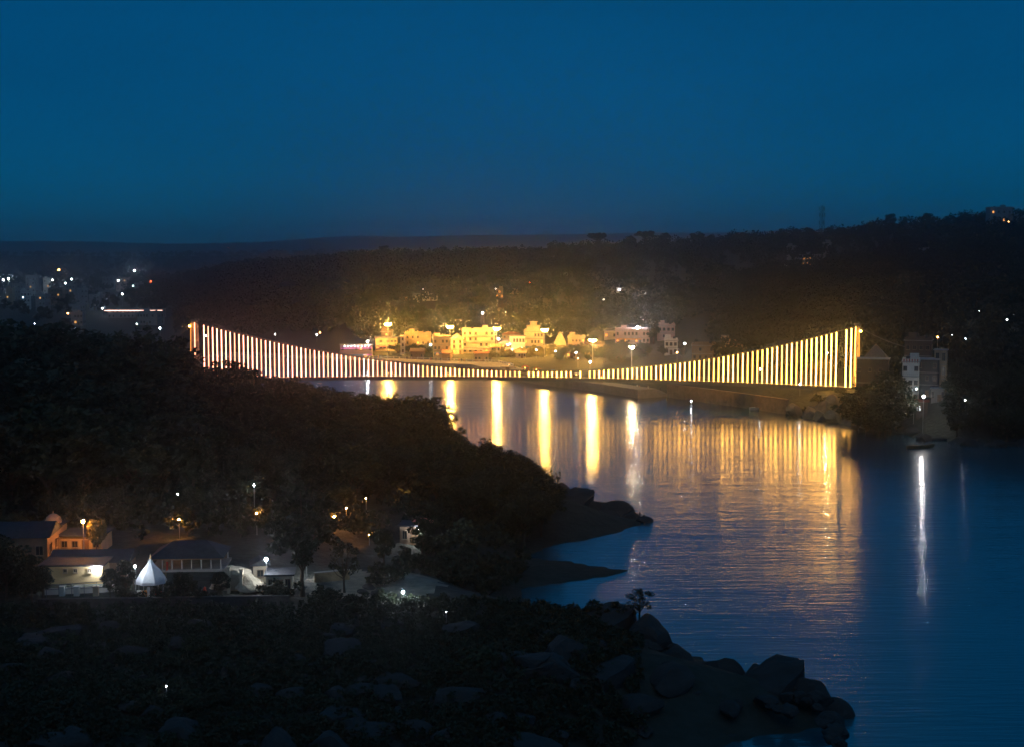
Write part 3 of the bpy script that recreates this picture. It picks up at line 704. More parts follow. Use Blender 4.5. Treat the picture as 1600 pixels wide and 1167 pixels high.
lamp('small white lamp below the hangers of the bridge', 1250, 600, 478, 'globe_white', .28)
for k, (px, py) in enumerate(((800, 546), (838, 547), (868, 549), (815, 544), (793, 539), (797, 538))):
    lamp('small garden lamp among the lit shrubs of the palace garden', px, py, 664, 'globe_white', .22, group='palace garden lamps')
# lattice mast on the roof line behind the tall block
def lattice_tower(label, px, ytop, d, w=2.6, light=None, panels=8, name='lattice_tower', drums=()):
    c = at(px, ytop, d); g = gz(c.x, d) - .5; h = c.z - g; e = empty(name, (c.x, d, g), .4, label, 'tower')
    f = MB()
    cor = [(-1, -1), (1, -1), (1, 1), (-1, 1)]
    for x, y in cor: f.tube((x * w/2, y * w/2, 0), (x * w*.2, y * w*.2, h), .12, .08, 4)
    for k in range(panels):
        a0, a1 = k / panels, (k + 1) / panels; w0, w1 = w/2 * (1 - .6*a0), w/2 * (1 - .6*a1)
        for i in range(4):
            p, q = cor[i], cor[(i + 1) % 4]
            f.tube((p[0]*w0, p[1]*w0, h*a0), (q[0]*w1, q[1]*w1, h*a1), .06, n=4); f.tube((q[0]*w0, q[1]*w0, h*a0), (p[0]*w1, p[1]*w1, h*a1), .06, n=4)
            f.tube((p[0]*w1, p[1]*w1, h*a1), (q[0]*w1, q[1]*w1, h*a1), .06, n=4)
    f.build('frame', 'steel', e)
    for k, (fz, a) in enumerate(drums):
        for j in range(3):
            t = a + j * 2.1; MB().box(-.55, .55, -.2, .2, -1.6, 1.6).build('antenna', 'greywall', e, (w*.55*math.cos(t), w*.55*math.sin(t), h * fz), t + 1.57)
    if light: link('beacon', globe_mesh(light, .45), e, (0, 0, h + .5))
    return e
lattice_tower('slim lattice mast with a white beacon behind the tall plain block', 754, 491, 735, 3.0, 'globe_white', 9)
lattice_tower('dark telecom tower with panel antennas on the right-hand hill crest', 1285, 322, 1180, 4.2, None, 10, drums=((.93, .2), (.78, .9), (.6, .3), (.42, 1.3)))
lattice_tower('distant mast with a red beacon far beyond the left town', 357, 388, 3300, 6, 'globe_red', 8)

# trees and shrubs of the far bank
for px, py, d, key, h, wd in ((975, 530, 640, 'broad_a', 15, .95), (1000, 536, 622, 'broad_a', 14, .9), (955, 542, 630, 'round_a', 12, 1), (1013, 546, 600, 'round_a', 12, 1.0),
                              (1035, 556, 592, 'broad_a', 9, 1.1), (1066, 558, 575, 'round_a', 9, 1.2)):
    c = at(px, py, d); tree(key, c.x, d, max(5, c.z - gz(c.x, d)), 'dark leafy tree in the clump beside the slim pale floodlight mast', 'dark tree clump above the ghat', wide=wd)
c = at(1022, 490, 660); tree('tall_a', c.x, 660, c.z - gz(c.x, 660), 'tall dark conical tree rising before the hillside mansion', wide=1.1)
c = at(1088, 530, 590); tree('tall_a', c.x, 590, c.z - gz(c.x, 590), 'small dark conical tree at the end of the long brown house')
for px, py, d, h in ((1005, 555, 585, 5), (932, 562, 602, 5.5), (940, 568, 598, 4.5), (918, 572, 600, 3.5)):
    c = at(px, py, d); tree('round_b', c.x, d, max(3, c.z - gz(c.x, d)), 'small green tree lit by floodlight at the edge of the ghat', 'lit trees by the ghat', wide=1.3)
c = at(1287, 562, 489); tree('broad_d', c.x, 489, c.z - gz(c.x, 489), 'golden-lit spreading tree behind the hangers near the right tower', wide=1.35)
for k in range(26):
    px = 768 + k * 4.6 + random.uniform(-2, 2); d = random.uniform(648, 662); c = at(px, 553, d)
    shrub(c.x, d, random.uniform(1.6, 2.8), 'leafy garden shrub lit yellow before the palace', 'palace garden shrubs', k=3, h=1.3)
for k in range(9):
    px = 622 + k * 9 + random.uniform(-3, 3); d = random.uniform(672, 680); c = at(px, 553, d)
    shrub(c.x, d, random.uniform(1.6, 3.0), 'dark shrub along the road before the finialed house', 'shrubs before the finialed house', h=1.3)
for px, py, d in ((880, 551, 640), (893, 546, 640), (873, 556, 630)):
    c = at(px, py, d); tree('round_a', c.x, d, max(4, c.z - gz(c.x, d)), 'small dark tree between the temple and the ghat steps', 'small trees by the temple', wide=1.4)

# canopied stalls and trees at the head of the ghat
for k, (f, m_, nm) in enumerate(((.10, 'whitecloth', 'white'), (.24, 'redcloth', 'red'), (.34, 'orangecloth', 'orange'), (.46, 'bluecloth', 'blue'), (.60, 'whitecloth', 'cream'), (.72, 'redcloth', 'maroon'))):
    row = offset_line(GP, 10.5); i = int(f * (len(row) - 1)); x, y = row[i]; e = empty('market_stall', (x, y, 3.18), -.9, f'small market stall with a {nm} canopy at the head of the ghat', 'stall')
    MB().hip(-1.6, 1.6, -1.2, 1.2, 2.3, 3.0, 1.2).build('canopy', m_, e); MB().box(-1.4, 1.4, -1.0, -.5, .1, .9).build('counter', 'wood', e)
    for sx in (-1, 1):
        for sy in (-1, 1): MB().tube((sx*1.45, sy*1.05, -.1), (sx*1.45, sy*1.05, 2.32), .05, n=5).build('post', 'pole', e)
    link('lamp_bulb', globe_mesh('globe_orange', .12), e, (0, -.3, 2.1))
for k in range(26):
    px = random.uniform(858, 1010); d = random.uniform(610, 660) if px < 930 else random.uniform(575, 630); c = at(px, 560, d)
    if random.random() < .35: tree(random.choice(('round_b', 'broad_c')), c.x, d, random.uniform(5, 8), 'low leafy tree on the slope above the ghat steps', 'trees above the ghat steps')
    else: shrub(c.x, d, random.uniform(1.5, 2.8), 'leafy bush on the slope above the ghat steps', 'bushes above the ghat steps', h=1.2)
# moored boats, people on the ghat -------------------------------------------------
def boat_mesh(L_=8.0, w=1.9, h=.8, prow=.9):
    b = MB(); n = 9; rows = []
    for k in range(n):
        f = k / (n - 1); ww = w/2 * (math.sin(math.pi * (.12 + .80 * f)) ** .7); zt = h + prow * max(0, f - .6) ** 2 * 5 * .5; zb = .0 + prow * max(0, f - .75) * 1.6
        x = (f - .5) * L_
        rows.append([(x,-ww,zt),(x,-ww*.72,zb+.12),(x,0,zb-.12),(x,ww*.72,zb+.12),(x,ww,zt),(x,ww*.86,zt-.02),(x,ww*.55,zb+.28),(x,-ww*.55,zb+.28),(x,-ww*.86,zt-.02)])
    v = [p for r in rows for p in r]; m = 9
    f = [(i*m+j, i*m+(j+1)%m, (i+1)*m+(j+1)%m, (i+1)*m+j) for i in range(n-1) for j in range(m)]
    f += [tuple(range(m-1,-1,-1)), tuple((n-1)*m + j for j in range(m))]
    return b.add(v, f)
hull_w = boat_mesh().mesh('hull', 'wood'); hull_p = boat_mesh(10, 2.4, 1.0, 1.8).mesh('hull', 'boatpaint')
bench = MB().box(-.18, .18, -.8, .8, .52, .6).mesh('bench', 'wood')
def boat(label, px, py, rz, hull, group=None, canopy=False):
    p = onz(px, py, 0); e = empty('boat', (p.x, p.y, .02), rz, label, 'boat', group); link('hull', hull, e)
    for x in (-2, -.4, 1.2): link('bench', bench, e, (x, 0, 0))
    if canopy:
        MB().add([(-2.2,-1,2.2),(1.6,-1,2.2),(1.6,0,2.55),(-2.2,0,2.55),(1.6,1,2.2),(-2.2,1,2.2),(-2.2,-1,2.12),(1.6,-1,2.12),(1.6,1,2.12),(-2.2,1,2.12)], [(0,1,2,3),(3,2,4,5),(9,8,7,6),(0,6,7,1),(4,8,9,5),(1,7,8,4,2),(0,3,5,9,6)]).build('canopy', 'whitecloth', e)
        for x in (-2.1, 1.5):
            for y in (-.85, .85): MB().tube((x, y, .6), (x, y, 2.15), .035, n=5).build('canopy_post', 'pole', e)
    return e
for k, (px, py, rz, cn) in enumerate(((868, 600, .5, 0), (882, 603, .2, 0), (898, 604, .4, 1), (915, 607, .1, 0), (934, 609.5, .3, 0), (956, 611, .15, 0), (975, 613, .3, 1))):
    boat('wooden rowing boat moored at the foot of the ghat steps' + (' under a pale canopy' if cn else ''), px, py, rz + 2.6, hull_w, 'boats at the ghat', bool(cn))
boat('pale motor boat with raised prow drawn up below the retaining wall', 1192, 640, .35, hull_p)
boat('low dark boat beside the pale motor boat with raised prow', 1165, 634, .1, hull_w)
boat('small pale boat floating off the right bank under the white street lamp', 1438, 700, .2, hull_w)
buoy = onz(1080, 634); e = empty('marker_buoy', (buoy.x, buoy.y, 0), 0, 'small buoy with a white light floating before the retaining wall', 'buoy')
MB().lathe([(.1,-.3),(.5,-.2),(.55,.15),(.2,.4),(.08,1.2),(.08,1.5)], 0, 0, 10).build('float', 'boatpaint', e); link('light', globe_mesh('globe_white', .2), e, (0, 0, 1.7))

def person_mesh(pose, cloth):
    """one continuous skinned body"""
    if pose == 'stand':
        J = [(0,0,.92),(0,0,1.18),(0,0,1.42),(0,0,1.52),(0,-.02,1.66),(.18,0,1.40),(.24,.02,1.13),(.25,-.05,.88),(-.18,0,1.40),(-.24,.02,1.13),(-.25,-.05,.88),(.09,0,.88),(.11,-.02,.48),(.11,.02,.06),(.11,-.14,.03),(-.09,0,.88),(-.11,.03,.48),(-.11,.05,.06),(-.11,-.11,.03)]
    elif pose == 'walk':
        J = [(0,0,.90),(0,-.02,1.17),(0,-.03,1.41),(0,-.04,1.51),(0,-.07,1.65),(.18,-.02,1.39),(.24,.12,1.14),(.25,.10,.90),(-.18,-.02,1.39),(-.24,-.12,1.14),(-.25,-.24,.96),(.09,0,.87),(.10,-.20,.49),(.10,-.22,.07),(.10,-.36,.04),(-.09,0,.87),(-.10,.12,.48),(-.10,.34,.14),(-.10,.24,.05)]
    else:
        J = [(0,0,.12),(0,.02,.38),(0,-.02,.62),(0,-.04,.72),(0,-.08,.87),(.18,0,.60),(.24,-.12,.38),(.18,-.34,.36),(-.18,0,.60),(-.24,-.12,.38),(-.18,-.34,.36),(.09,-.05,.12),(.14,-.42,.42),(.12,-.46,.05),(.12,-.60,.03),(-.09,-.05,.12),(-.14,-.42,.42),(-.12,-.46,.05),(-.12,-.60,.03)]
    Ed = [(0,1),(1,2),(2,3),(3,4),(2,5),(5,6),(6,7),(2,8),(8,9),(9,10),(0,11),(11,12),(12,13),(13,14),(0,15),(15,16),(16,17),(17,18)]
    Rd = [.14,.14,.15,.06,.11,.07,.05,.04,.07,.05,.04,.10,.07,.045,.04,.10,.07,.045,.04]
    me = bpy.data.meshes.new('person_body'); me.from_pydata(J, Ed, [])
    o = bpy.data.objects.new('tmp', me); col.objects.link(o)
    sk = o.modifiers.new('s', 'SKIN'); 
    for i, r in enumerate(Rd): me.skin_vertices[0].data[i].radius = (r, r)
    me.skin_vertices[0].data[0].use_root = True
    sb = o.modifiers.new('d', 'SUBSURF'); sb.levels = 1; sb.render_levels = 1
    dg = bpy.context.evaluated_depsgraph_get(); res = bpy.data.meshes.new_from_object(o.evaluated_get(dg))
    col.objects.unlink(o); bpy.data.objects.remove(o); res.name = 'person'
    res.materials.clear(); res.materials.append(M[cloth]); res.materials.append(M['skin']); res.materials.append(M['darkcloth'])
    hz_ = 1.56 if pose != 'sit' else .78
    for p in res.polygons:
        p.use_smooth = True; p.material_index = (2 if p.center.z > hz_ + .13 else 1) if p.center.z > hz_ - .04 else 0
    return res
PEOPLE = {(p, c): person_mesh(p, c) for p, c in (('stand','whitecloth'), ('stand','darkcloth'), ('walk','orangecloth'), ('walk','darkcloth'), ('sit','darkcloth'), ('sit','whitecloth'), ('stand','redcloth'))}
CW = {'whitecloth': 'white', 'darkcloth': 'dark', 'orangecloth': 'orange', 'redcloth': 'red'}
def person(key, x, y, z, rz, where, group=None):
    o = link('person', PEOPLE[key], None, (x, y, z), rz)
    verb = {'stand': 'standing', 'walk': 'walking', 'sit': 'sitting'}[key[0]]
    return tag(o, f'person in {CW[key[1]]} clothes {verb} {where}', 'person', group)
gl = offset_line(GP, 1.0); gl2 = offset_line(GP, 3.4); gl3 = offset_line(GP, 7.5); keys = list(PEOPLE)
for k in range(46):
    row, zz = random.choice(((gl, 1.14), (gl2, 2.13), (gl3, 3.18), (gl3, 3.18))); f = random.uniform(0, len(row) - 1.01); i = int(f)
    x = row[i][0] + (row[i+1][0]-row[i][0]) * (f-i); y = row[i][1] + (row[i+1][1]-row[i][1]) * (f-i)
    key = random.choice(keys); person(key, x, y, zz, random.uniform(0, 6.28), 'on the ghat steps', 'people on the ghat steps')
ql = offset_line(QP, 5.0); qu = offset_line(QP, 12.0)
for k in range(30):
    row, zz = random.choice(((ql, 1.5), (qu, 3.63))); f = random.uniform(6, len(row) - 1.01); i = int(f)
    x = row[i][0] + (row[i+1][0]-row[i][0]) * (f-i); y = row[i][1] + (row[i+1][1]-row[i][1]) * (f-i)
    key = random.choice([q for q in keys if q[0] != 'sit']); person(key, x, y, zz, random.uniform(0, 6.28), 'on the lit riverside promenade', 'people on the promenade')

for k in range(26):
    f = random.uniform(.06, .96); q = PA + BD * f; kk = random.choice([z for z in keys if z[0] == 'walk' or z == ('stand', 'darkcloth')])
    nrm = Vector((-BD.y, BD.x)).normalized() * random.uniform(-.8, .8); q = q + nrm
    person(kk, q.x, q.y, zdeck(f), bang + random.choice((1.57, -1.57)), 'on the deck of the suspension bridge', 'people crossing the bridge')

# ================================================================== RIGHT BANK
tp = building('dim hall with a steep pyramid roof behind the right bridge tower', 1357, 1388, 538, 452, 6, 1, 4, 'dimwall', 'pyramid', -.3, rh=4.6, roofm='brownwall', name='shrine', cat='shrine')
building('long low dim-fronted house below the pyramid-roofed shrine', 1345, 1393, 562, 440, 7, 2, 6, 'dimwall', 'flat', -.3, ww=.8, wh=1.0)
building('upper brown house with a flat roof above the white-balconied lodge', 1422, 1462, 533, 462, 9, 3, 4, 'dimwall', 'parapet', -.35)
lb = building('lodge with bright white balconies and a row of red cloths, facing the river', 1417, 1442, 566, 428, 8, 3, 3, 'white_wall', 'parapet', -.3, balcony=True, name='lodge')
lh = at(1430, 566, 428).z - lb.location.z
for k in range(6): MB().box(-.17, .17, -.03, .03, -1.1, 0).build('hanging_cloth', 'redcloth', lb, (-2.0 + k * .8, -4.15, lh + .9))
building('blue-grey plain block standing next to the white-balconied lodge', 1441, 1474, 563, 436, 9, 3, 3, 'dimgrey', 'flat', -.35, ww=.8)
building('narrow brown tower house with tall dark openings right of the grey block', 1465, 1484, 548, 440, 5, 3, 2, 'tan', 'flat', -.35, ww=.9, wh=2.4, door=False, name='tower_house')
building('small lit stall with an open front under the white street lamp', 1434, 1452, 624, 416, 3, 1, 2, 'dimwall', 'gable_x', -.3, rh=.7, roofm='redroof', name='stall', cat='stall', lit=((0, 0),), litm='win_white')
building('pale columned veranda house beside the lit stall', 1460, 1480, 608, 420, 5, 1, 4, 'concrete', 'flat', -.35, ww=.6, wh=1.8, name='veranda_house')
for k in range(16):
    px = random.uniform(1205, 1335); d = random.uniform(446, 462); x = (px - 800) / FPX * d
    shrub(x, d, random.uniform(1.2, 2.2), 'low bush on the bank under the right end of the bridge', 'bushes under the right bridge end', k=random.choice((1, 2, 3)))
# landing stage and stairs by the lamp
pl = onz(1440, 662, 1.2)
e = empty('landing_stage', (pl.x, pl.y, 0), -.35, 'dim concrete landing stage with steps below the white street lamp', 'landing')
MB().box(-7, 7, 0, 6, -2, 2.4).build('platform', 'concrete', e)
for k in range(6): MB().box(-6, 2, -.5 - k * .5, -k * .5 - .003, -2, 2.1 - k * .36).build('step', 'concrete', e)
r = MB().box(-7, 7, .1, .16, 3.3, 3.38)
for k in range(15): r.tube((-7 + k, .13, 2.4), (-7 + k, .13, 3.3), .03, n=4)
r.build('railing', 'pole', e)
lamp('brilliant white street lamp on the right bank mirrored in the river', 1443, 619, 400, 'quay_white', .36)
lamp('small white lamp beside the veranda house on the right bank', 1432, 607, 424, 'globe_white', .22)
lamp('orange lamp glowing beside the stall on the right bank', 1428, 627, 412, 'globe_orange', .16)
lamp('white lamp in the dark trees left of the white-balconied lodge', 1386, 585, 420, 'globe_white', .24)
lamp('faint lamp at the foot of the dark trees on the right bank', 1354, 630, 424, 'globe_cool', .16)
lamp('pair of pale lamps behind trees right of the landing stage', 1508, 625, 405, 'globe_white', .18)
lamp('orange lamp on the roof of the upper brown house', 1465, 527, 480, 'globe_orange', .26)
lamp('faint white lamp on the slope above the upper brown house', 1487, 523, 500, 'globe_cool', .25)
lamp('pale blue lamp among trees above the right bank', 1509, 530, 490, 'globe_cool', .42)
lamp('white lamp on the wooded slope right of the blue lamp', 1575, 551, 452, 'globe_white', .22)
lamp('white lamp high on the wooded right slope, alone', 1531, 486, 560, 'globe_white', .34)
lamp('white lamp with lit leaves beside it on the right slope', 1573, 499, 545, 'globe_white', .34)
lamp('faint slanting lamp above the right bridge tower', 1468, 472, 610, 'globe_cool', .28)
for (px, py, d, key, wd) in ((1355, 604, 408, 'broad_a', 1.1), (1378, 592, 412, 'broad_a', 1.0), (1392, 580, 416, 'round_a', .95), (1396, 600, 404, 'broad_a', .9), (1385, 620, 400, 'round_a', 1.2), (1340, 618, 416, 'round_a', 1.2),
                             (1500, 590, 408, 'broad_a', 1.0), (1530, 580, 410, 'broad_a', 1.1), (1560, 585, 405, 'broad_a', 1.1), (1590, 575, 410, 'broad_a', 1.1), (1490, 615, 398, 'round_a', 1.1),
                             (1520, 630, 394, 'round_a', 1.3), (1550, 640, 390, 'round_a', 1.3), (1585, 650, 386, 'round_a', 1.3), (1620, 640, 384, 'broad_a', 1.1), (1545, 610, 400, 'broad_a', 1.0), (1605, 600, 400, 'broad_a', 1.0),
                             (1500, 560, 440, 'broad_a', 1.0), (1540, 545, 450, 'broad_a', 1.0), (1590, 540, 455, 'broad_a', 1.0), (1640, 570, 420, 'broad_a', 1.1)):
    c = at(px, py, d); h = c.z - gz(c.x, d)
    tree(key, c.x, d, max(4, h), 'dense dark tree on the right bank by the bridge tower' if px < 1450 else 'dense dark tree on the right bank beyond the landing stage',
         'dark trees round the right tower' if px < 1450 else 'dark trees on the right bank', wide=wd)
c = at(1590, 505, 548); tree('round_b', c.x, 550, max(6, c.z - gz(c.x, 550) + 1), 'leafy tree catching lamplight on the right slope')

# ================================================================== HILLS AND TOWN
# far hillside houses (pixel x0, x1, top, distance ...)
for a in (('orange-lit house on the middle hillside', 775, 786, 453, 985, 8, 2, 3, 'ochre', 'parapet', dict(lit=((0,0),(0,2),(1,1)))),
          ('long dim terrace with an orange lamp beside the orange-lit hillside house', 792, 818, 452, 1000, 8, 1, 6, 'tan', 'flat', dict(lit=((0,4),))),
          ('pale sloping-roofed hillside house left of the orange-lit house', 645, 655, 459, 960, 8, 2, 3, 'white_wall', 'gable_x', dict(rh=1.5, roofm='concrete')),
          ('row of dim pale hillside rooms beside the sloping-roofed house', 660, 683, 462, 955, 8, 1, 6, 'white_wall', 'parapet', dict(lit=((0,1),), litm='win_white')),
          ('tiny ochre hut below the white lamp on the middle hillside', 632, 640, 464, 940, 6, 1, 2, 'ochre', 'flat', dict(lit=((0,0),))),
          ('grey hillside house above the orange-lit house', 876, 888, 431, 1130, 8, 2, 3, 'greywall', 'parapet', {}),
          ('small pale hut with a lit front on the hillside right of the grey house', 964, 974, 450, 1010, 6, 1, 2, 'white_wall', 'flat', dict(lit=((0,0),), litm='win_white')),
          ('pale house with scattered lights on the hillside above the mansion', 998, 1010, 455, 960, 7, 2, 3, 'concrete', 'flat', dict(lit=((0,1),(1,2)), litm='win_white')),
          ('house with nine glowing orange windows on the right-hand hillside', 1254, 1272, 400, 930, 9, 2, 4, 'greywall', 'parapet', dict(lit=((0,0),(0,1),(0,2),(1,0),(1,1),(1,2)), door=False)),
          ('grey terraced house joined to the orange-windowed hillside house', 1272, 1290, 398, 945, 9, 3, 4, 'greywall', 'flat', dict(lit=((1,0),(1,1)), door=False)),
          ('slim grey tower house at the end of the hillside terrace', 1289, 1299, 381, 960, 6, 4, 2, 'greywall', 'parapet', {}),
          ('dim grey house left of the orange-windowed house', 1233, 1249, 386, 975, 8, 3, 3, 'greywall', 'parapet', {}),
          ('low dim house with white lights left below the orange-windowed house', 1213, 1233, 412, 890, 8, 1, 4, 'greywall', 'flat', dict(lit=((0,1),(0,3)), litm='win_white')),
          ('dark house with a flat terrace half way up the right hill', 1440, 1462, 388, 800, 8, 2, 4, 'greywall', 'flat', {}),
          ('hilltop villa with an orange window on the right-hand crest', 1548, 1582, 326, 880, 9, 3, 4, 'greywall', 'parapet', dict(lit=((2,0),(0,3),(1,2)))),
          ('dark hilltop annex right of the villa on the crest', 1584, 1606, 335, 872, 8, 3, 3, 'greywall', 'flat', dict(lit=((0,0),))),
          ('small house with warm windows on the right slope below the villa', 1526, 1540, 364, 800, 6, 2, 2, 'brownwall', 'flat', dict(lit=((1,1),)))):
    building(*a[:10], **a[10])
for px, py, d, m, r, lb in ((625, 458, 950, 'globe_white', .45, 'white lamp left of the dim pale hillside row'), (661, 452, 960, 'globe_cool', .3, 'tall faint street lamp above the dim pale hillside row'),
                            (697, 457, 960, 'globe_white', .35, 'pair of pale lamps right of the dim hillside row'), (775, 452, 978, 'globe_white', .45, 'white lamp at the corner of the orange-lit hillside house'),
                            (828, 441, 1050, 'globe_red', .55, 'reddish lamp above the long dim hillside terrace'), (968, 452.5, 1004, 'globe_white', .4, 'white lamp before the small pale hillside hut'),
                            (943, 469, 900, 'globe_white', .42, 'lone white lamp on the hillside above the ghat steps'), (790, 488, 800, 'globe_cool', .42, 'lone bluish lamp above the stepped palace'),
                            (681, 494, 800, 'globe_orange', .25, 'faint lamp above the roof terrace of the far ghat'), (646, 403, 1500, 'globe_white', .4, 'tiny white lamp near the crest of the middle hill'),
                            (1005, 457, 955, 'globe_cool', .35, 'faint lamp before the pale house above the mansion'), (588, 521, 740, 'globe_white', .25, 'small lamp on the slope behind the box-like ochre house'),
                            (1258, 430, 880, 'flood_white', .30, 'bright white lamp below the orange-windowed hillside house'), (1230, 423, 880, 'globe_white', .4, 'white lamp before the low dim hillside house'),
                            (1217, 422, 880, 'globe_cool', .35, 'faint lamp at the left end of the low dim hillside house'), (1442, 404, 770, 'globe_white', .45, 'left one of two white lamps half way up the right hill'),
                            (1455, 404, 772, 'globe_white', .38, 'right one of two white lamps half way up the right hill'), (1530, 367, 780, 'globe_orange', .3, 'orange lamp before the small warm-windowed house'),
                            (1576, 347, 850, 'globe_orange', .35, 'orange lamp below the hilltop villa'), (1588, 359, 830, 'globe_orange', .35, 'orange lamp below the hilltop annex'),
                            (500, 520, 820, 'globe_orange', .28, 'dim orange lamp behind the left half of the bridge'), (495, 523, 800, 'globe_white', .3, 'pale lamp behind the left half of the bridge'),
                            (430, 523, 850, 'globe_white', .22, 'faint lamp behind the left hangers')):
    lamp(lb, px, py, d, m, r)
# town on the plain beyond the bend
tcols = ['greywall', 'white_wall', 'tan', 'concrete', 'brownwall', 'pinkwall']
for px0, px1, yt, d, st_, cl_, wl_, lit in ((40, 60, 432, 1500, 3, 4, 0, ()), (66, 80, 436, 1480, 3, 3, 1, ((1,1),)), (75, 98, 452, 1180, 4, 5, 4, ((0,0),(0,2),(1,1),(2,3))), (102, 116, 446, 1250, 4, 3, 0, ((2,1),)),
                                    (20, 34, 445, 1300, 3, 3, 3, ()), (118, 134, 452, 1180, 3, 3, 0, ()), (44, 52, 440, 1420, 4, 2, 1, ((2,0),)), (160, 176, 434, 1600, 3, 3, 0, ()), (180, 200, 436, 1500, 3, 4, 5, ((2,2),)),
                                    (208, 222, 444, 1300, 3, 3, 0, ()), (104, 126, 478, 950, 3, 4, 0, ((1,2),(1,3))), (110, 128, 490, 880, 2, 4, 3, ((0,1),)), (8, 18, 452, 1180, 3, 2, 2, ((1,0),)), (140, 158, 462, 1080, 3, 3, 0, ()),
                                    (215, 250, 489, 880, 2, 7, 3, ()), (30, 44, 456, 1120, 3, 3, 1, ()), (56, 72, 462, 1060, 3, 3, 0, ((2,1),))):
    building(f'{["grey","whitewashed","tan","concrete","brown","pinkish"][wl_]} {st_}-storey town house with {"lit" if lit else "dark"} windows beyond the river bend', px0, px1, yt, d, 9, st_, cl_, tcols[wl_], 'parapet', random.uniform(-.3, .3), lit=lit, group='town houses beyond the river bend', name='town_house', ww=1.1)
hall = building('long flat hall with a pink-white light line along its roof edge', 168, 252, 484.5, 985, 12, 2, 14, 'concrete', 'flat', 0, name='hall', cat='hall')
hh = at(210, 484.5, 985).z - hall.location.z; hw = 84 / FPX * 985
MB().box(-hw/2 - 1.5, hw/2 + .2, -6.6, -6.4, hh + .5, hh + .9).build('light_strip', 'strip_pink', hall)
for px, py, d, m, r, lb in ((5, 438, 1450, 'flood_white', .40, 'brightest of the white lamps at the edge of the distant town'), (13, 436, 1450, 'globe_white', .7, 'white lamp next to the brightest lamp of the distant town'),
                            (92, 422, 1900, 'globe_orange', .95, 'pale orange lamp on a distant town roof'), (210, 423, 1850, 'flood_white', .38, 'bright white mast lamp right of the distant town'),
                            (82, 438, 1470, 'globe_white', .45, 'small white lamp left of the town street lamp'), (102, 443, 1360, 'globe_white', .5, 'twin white lamps below the town street lamp'),
                            (112, 436.5, 1400, 'globe_white', .55, 'street lamp with bright pole in the distant town'), (185, 439, 1480, 'globe_white', .45, 'small white lamp by the whitewashed town house'),
                            (208, 447, 1280, 'globe_cool', .3, 'faint lamp below the bright mast lamp'), (235, 440.5, 1450, 'globe_red', .75, 'red lamp on a mast right of the distant town'),
                            (161, 463, 1100, 'globe_white', .5, 'white lamp above the left end of the pink light line'), (191, 460, 1120, 'globe_white', .4, 'small white lamp above the pink light line'),
                            (160, 482, 980, 'flood_white', .28, 'white street lamp at the left end of the pink light line'), (214, 507, 760, 'globe_white', .22, 'small white lamp below the flat hall'),
                            (250, 513, 740, 'globe_white', .32, 'white lamp right below the flat hall'), (117, 514, 740, 'globe_cool', .2, 'faint lamp above the dark left trees'),
                            (36, 465, 1050, 'globe_cool', .25, 'faint lamp at the left edge of the town'), (106, 490, 870, 'globe_orange', .3, 'warm lamp before the low town house'),
                            (54, 506, 800, 'globe_cool', .2, 'faintest lamp over the left trees'), (323, 420, 1900, 'globe_white', .4, 'tiny white lamp on the far plain'), (322, 525, 640, 'globe_white', .2, 'white lamp behind the left bridge tower')):
    lamp(lb, px, py, d, m, r * 1.35, name='town_lamp')

# forest on the far hills: one mass
def forest(name, n, dlo, dhi, ulo, uhi, nleaf, leaf, hgt, seed, minshore=25, mask=None, leafm='leaf_forest', left=False):
    rg = np.random.default_rng(seed)
    d = np.sqrt(rg.uniform(dlo ** 2, dhi ** 2, n)); u = rg.uniform(ulo, uhi, n); X = (u - 800) / FPX * d
    s, idx, ins = shore(X, d); ok = (~ins) & (s > minshore) & ((idx >= NF) if left else (idx < NF - .5))
    if mask is not None: ok &= mask(u, d)
    X, d = X[ok], d[ok]; Z = height(X, d); m = len(X)
    sc_ = rg.uniform(.55, 1.25, m) * hgt
    k = 7                                                     # clumps per tree
    cc = rg.normal(size=(m, k, 3)); cc /= np.linalg.norm(cc, axis=2)[..., None]; cc *= np.array([.34, .34, .26]); cc[..., 2] += .66
    per = nleaf // k
    dv = rg.normal(size=(m, k, per, 3)); dv /= np.linalg.norm(dv, axis=3)[..., None]
    P = (cc[:, :, None, :] + dv * .22 * rg.uniform(.5, 1, (m, k, per, 1))).reshape(m, k * per, 3) * sc_[:, None, None]
    P += np.stack([X, d, Z], -1)[:, None, :]; P = P.reshape(-1, 3)
    a = rg.normal(size=P.shape); a /= np.linalg.norm(a, axis=1)[:, None]; b_ = np.cross(a, rg.normal(size=P.shape)); b_ /= np.linalg.norm(b_, axis=1)[:, None]
    L_ = (leaf * rg.uniform(.6, 1.4, (len(P), 1)))
    V = np.stack([P - a * L_, P + b_ * L_ * .6, P + a * L_, P - b_ * L_ * .6], 1).reshape(-1, 3)
    o = link(name, np_mesh(name, V, np.arange(len(V)).reshape(-1, 4), [leafm]))
    return o
def clear_town(u, d):
    lit_ = (u > 520) & (u < 900) & (d < 716); right_ = (u > 1330) & (u < 1500) & (d < 470); mid = (u > 900) & (u < 1120) & (d < 705)
    return ~(lit_ | right_ | mid)
tag(forest('near_hill_forest', 5200, 420, 800, 560, 2100, 84, .75, 10, 31, 30, clear_town), 'dark woods on the slopes just behind the far bank', 'forest', kind='stuff')
tag(forest('hill_forest', 5200, 760, 1750, 200, 1900, 63, 1.05, 11, 32, 30, lambda u, d: ~((u < 275) & (d < 1000))), 'dark wooded hillside stretching behind the lit town', 'forest', kind='stuff')
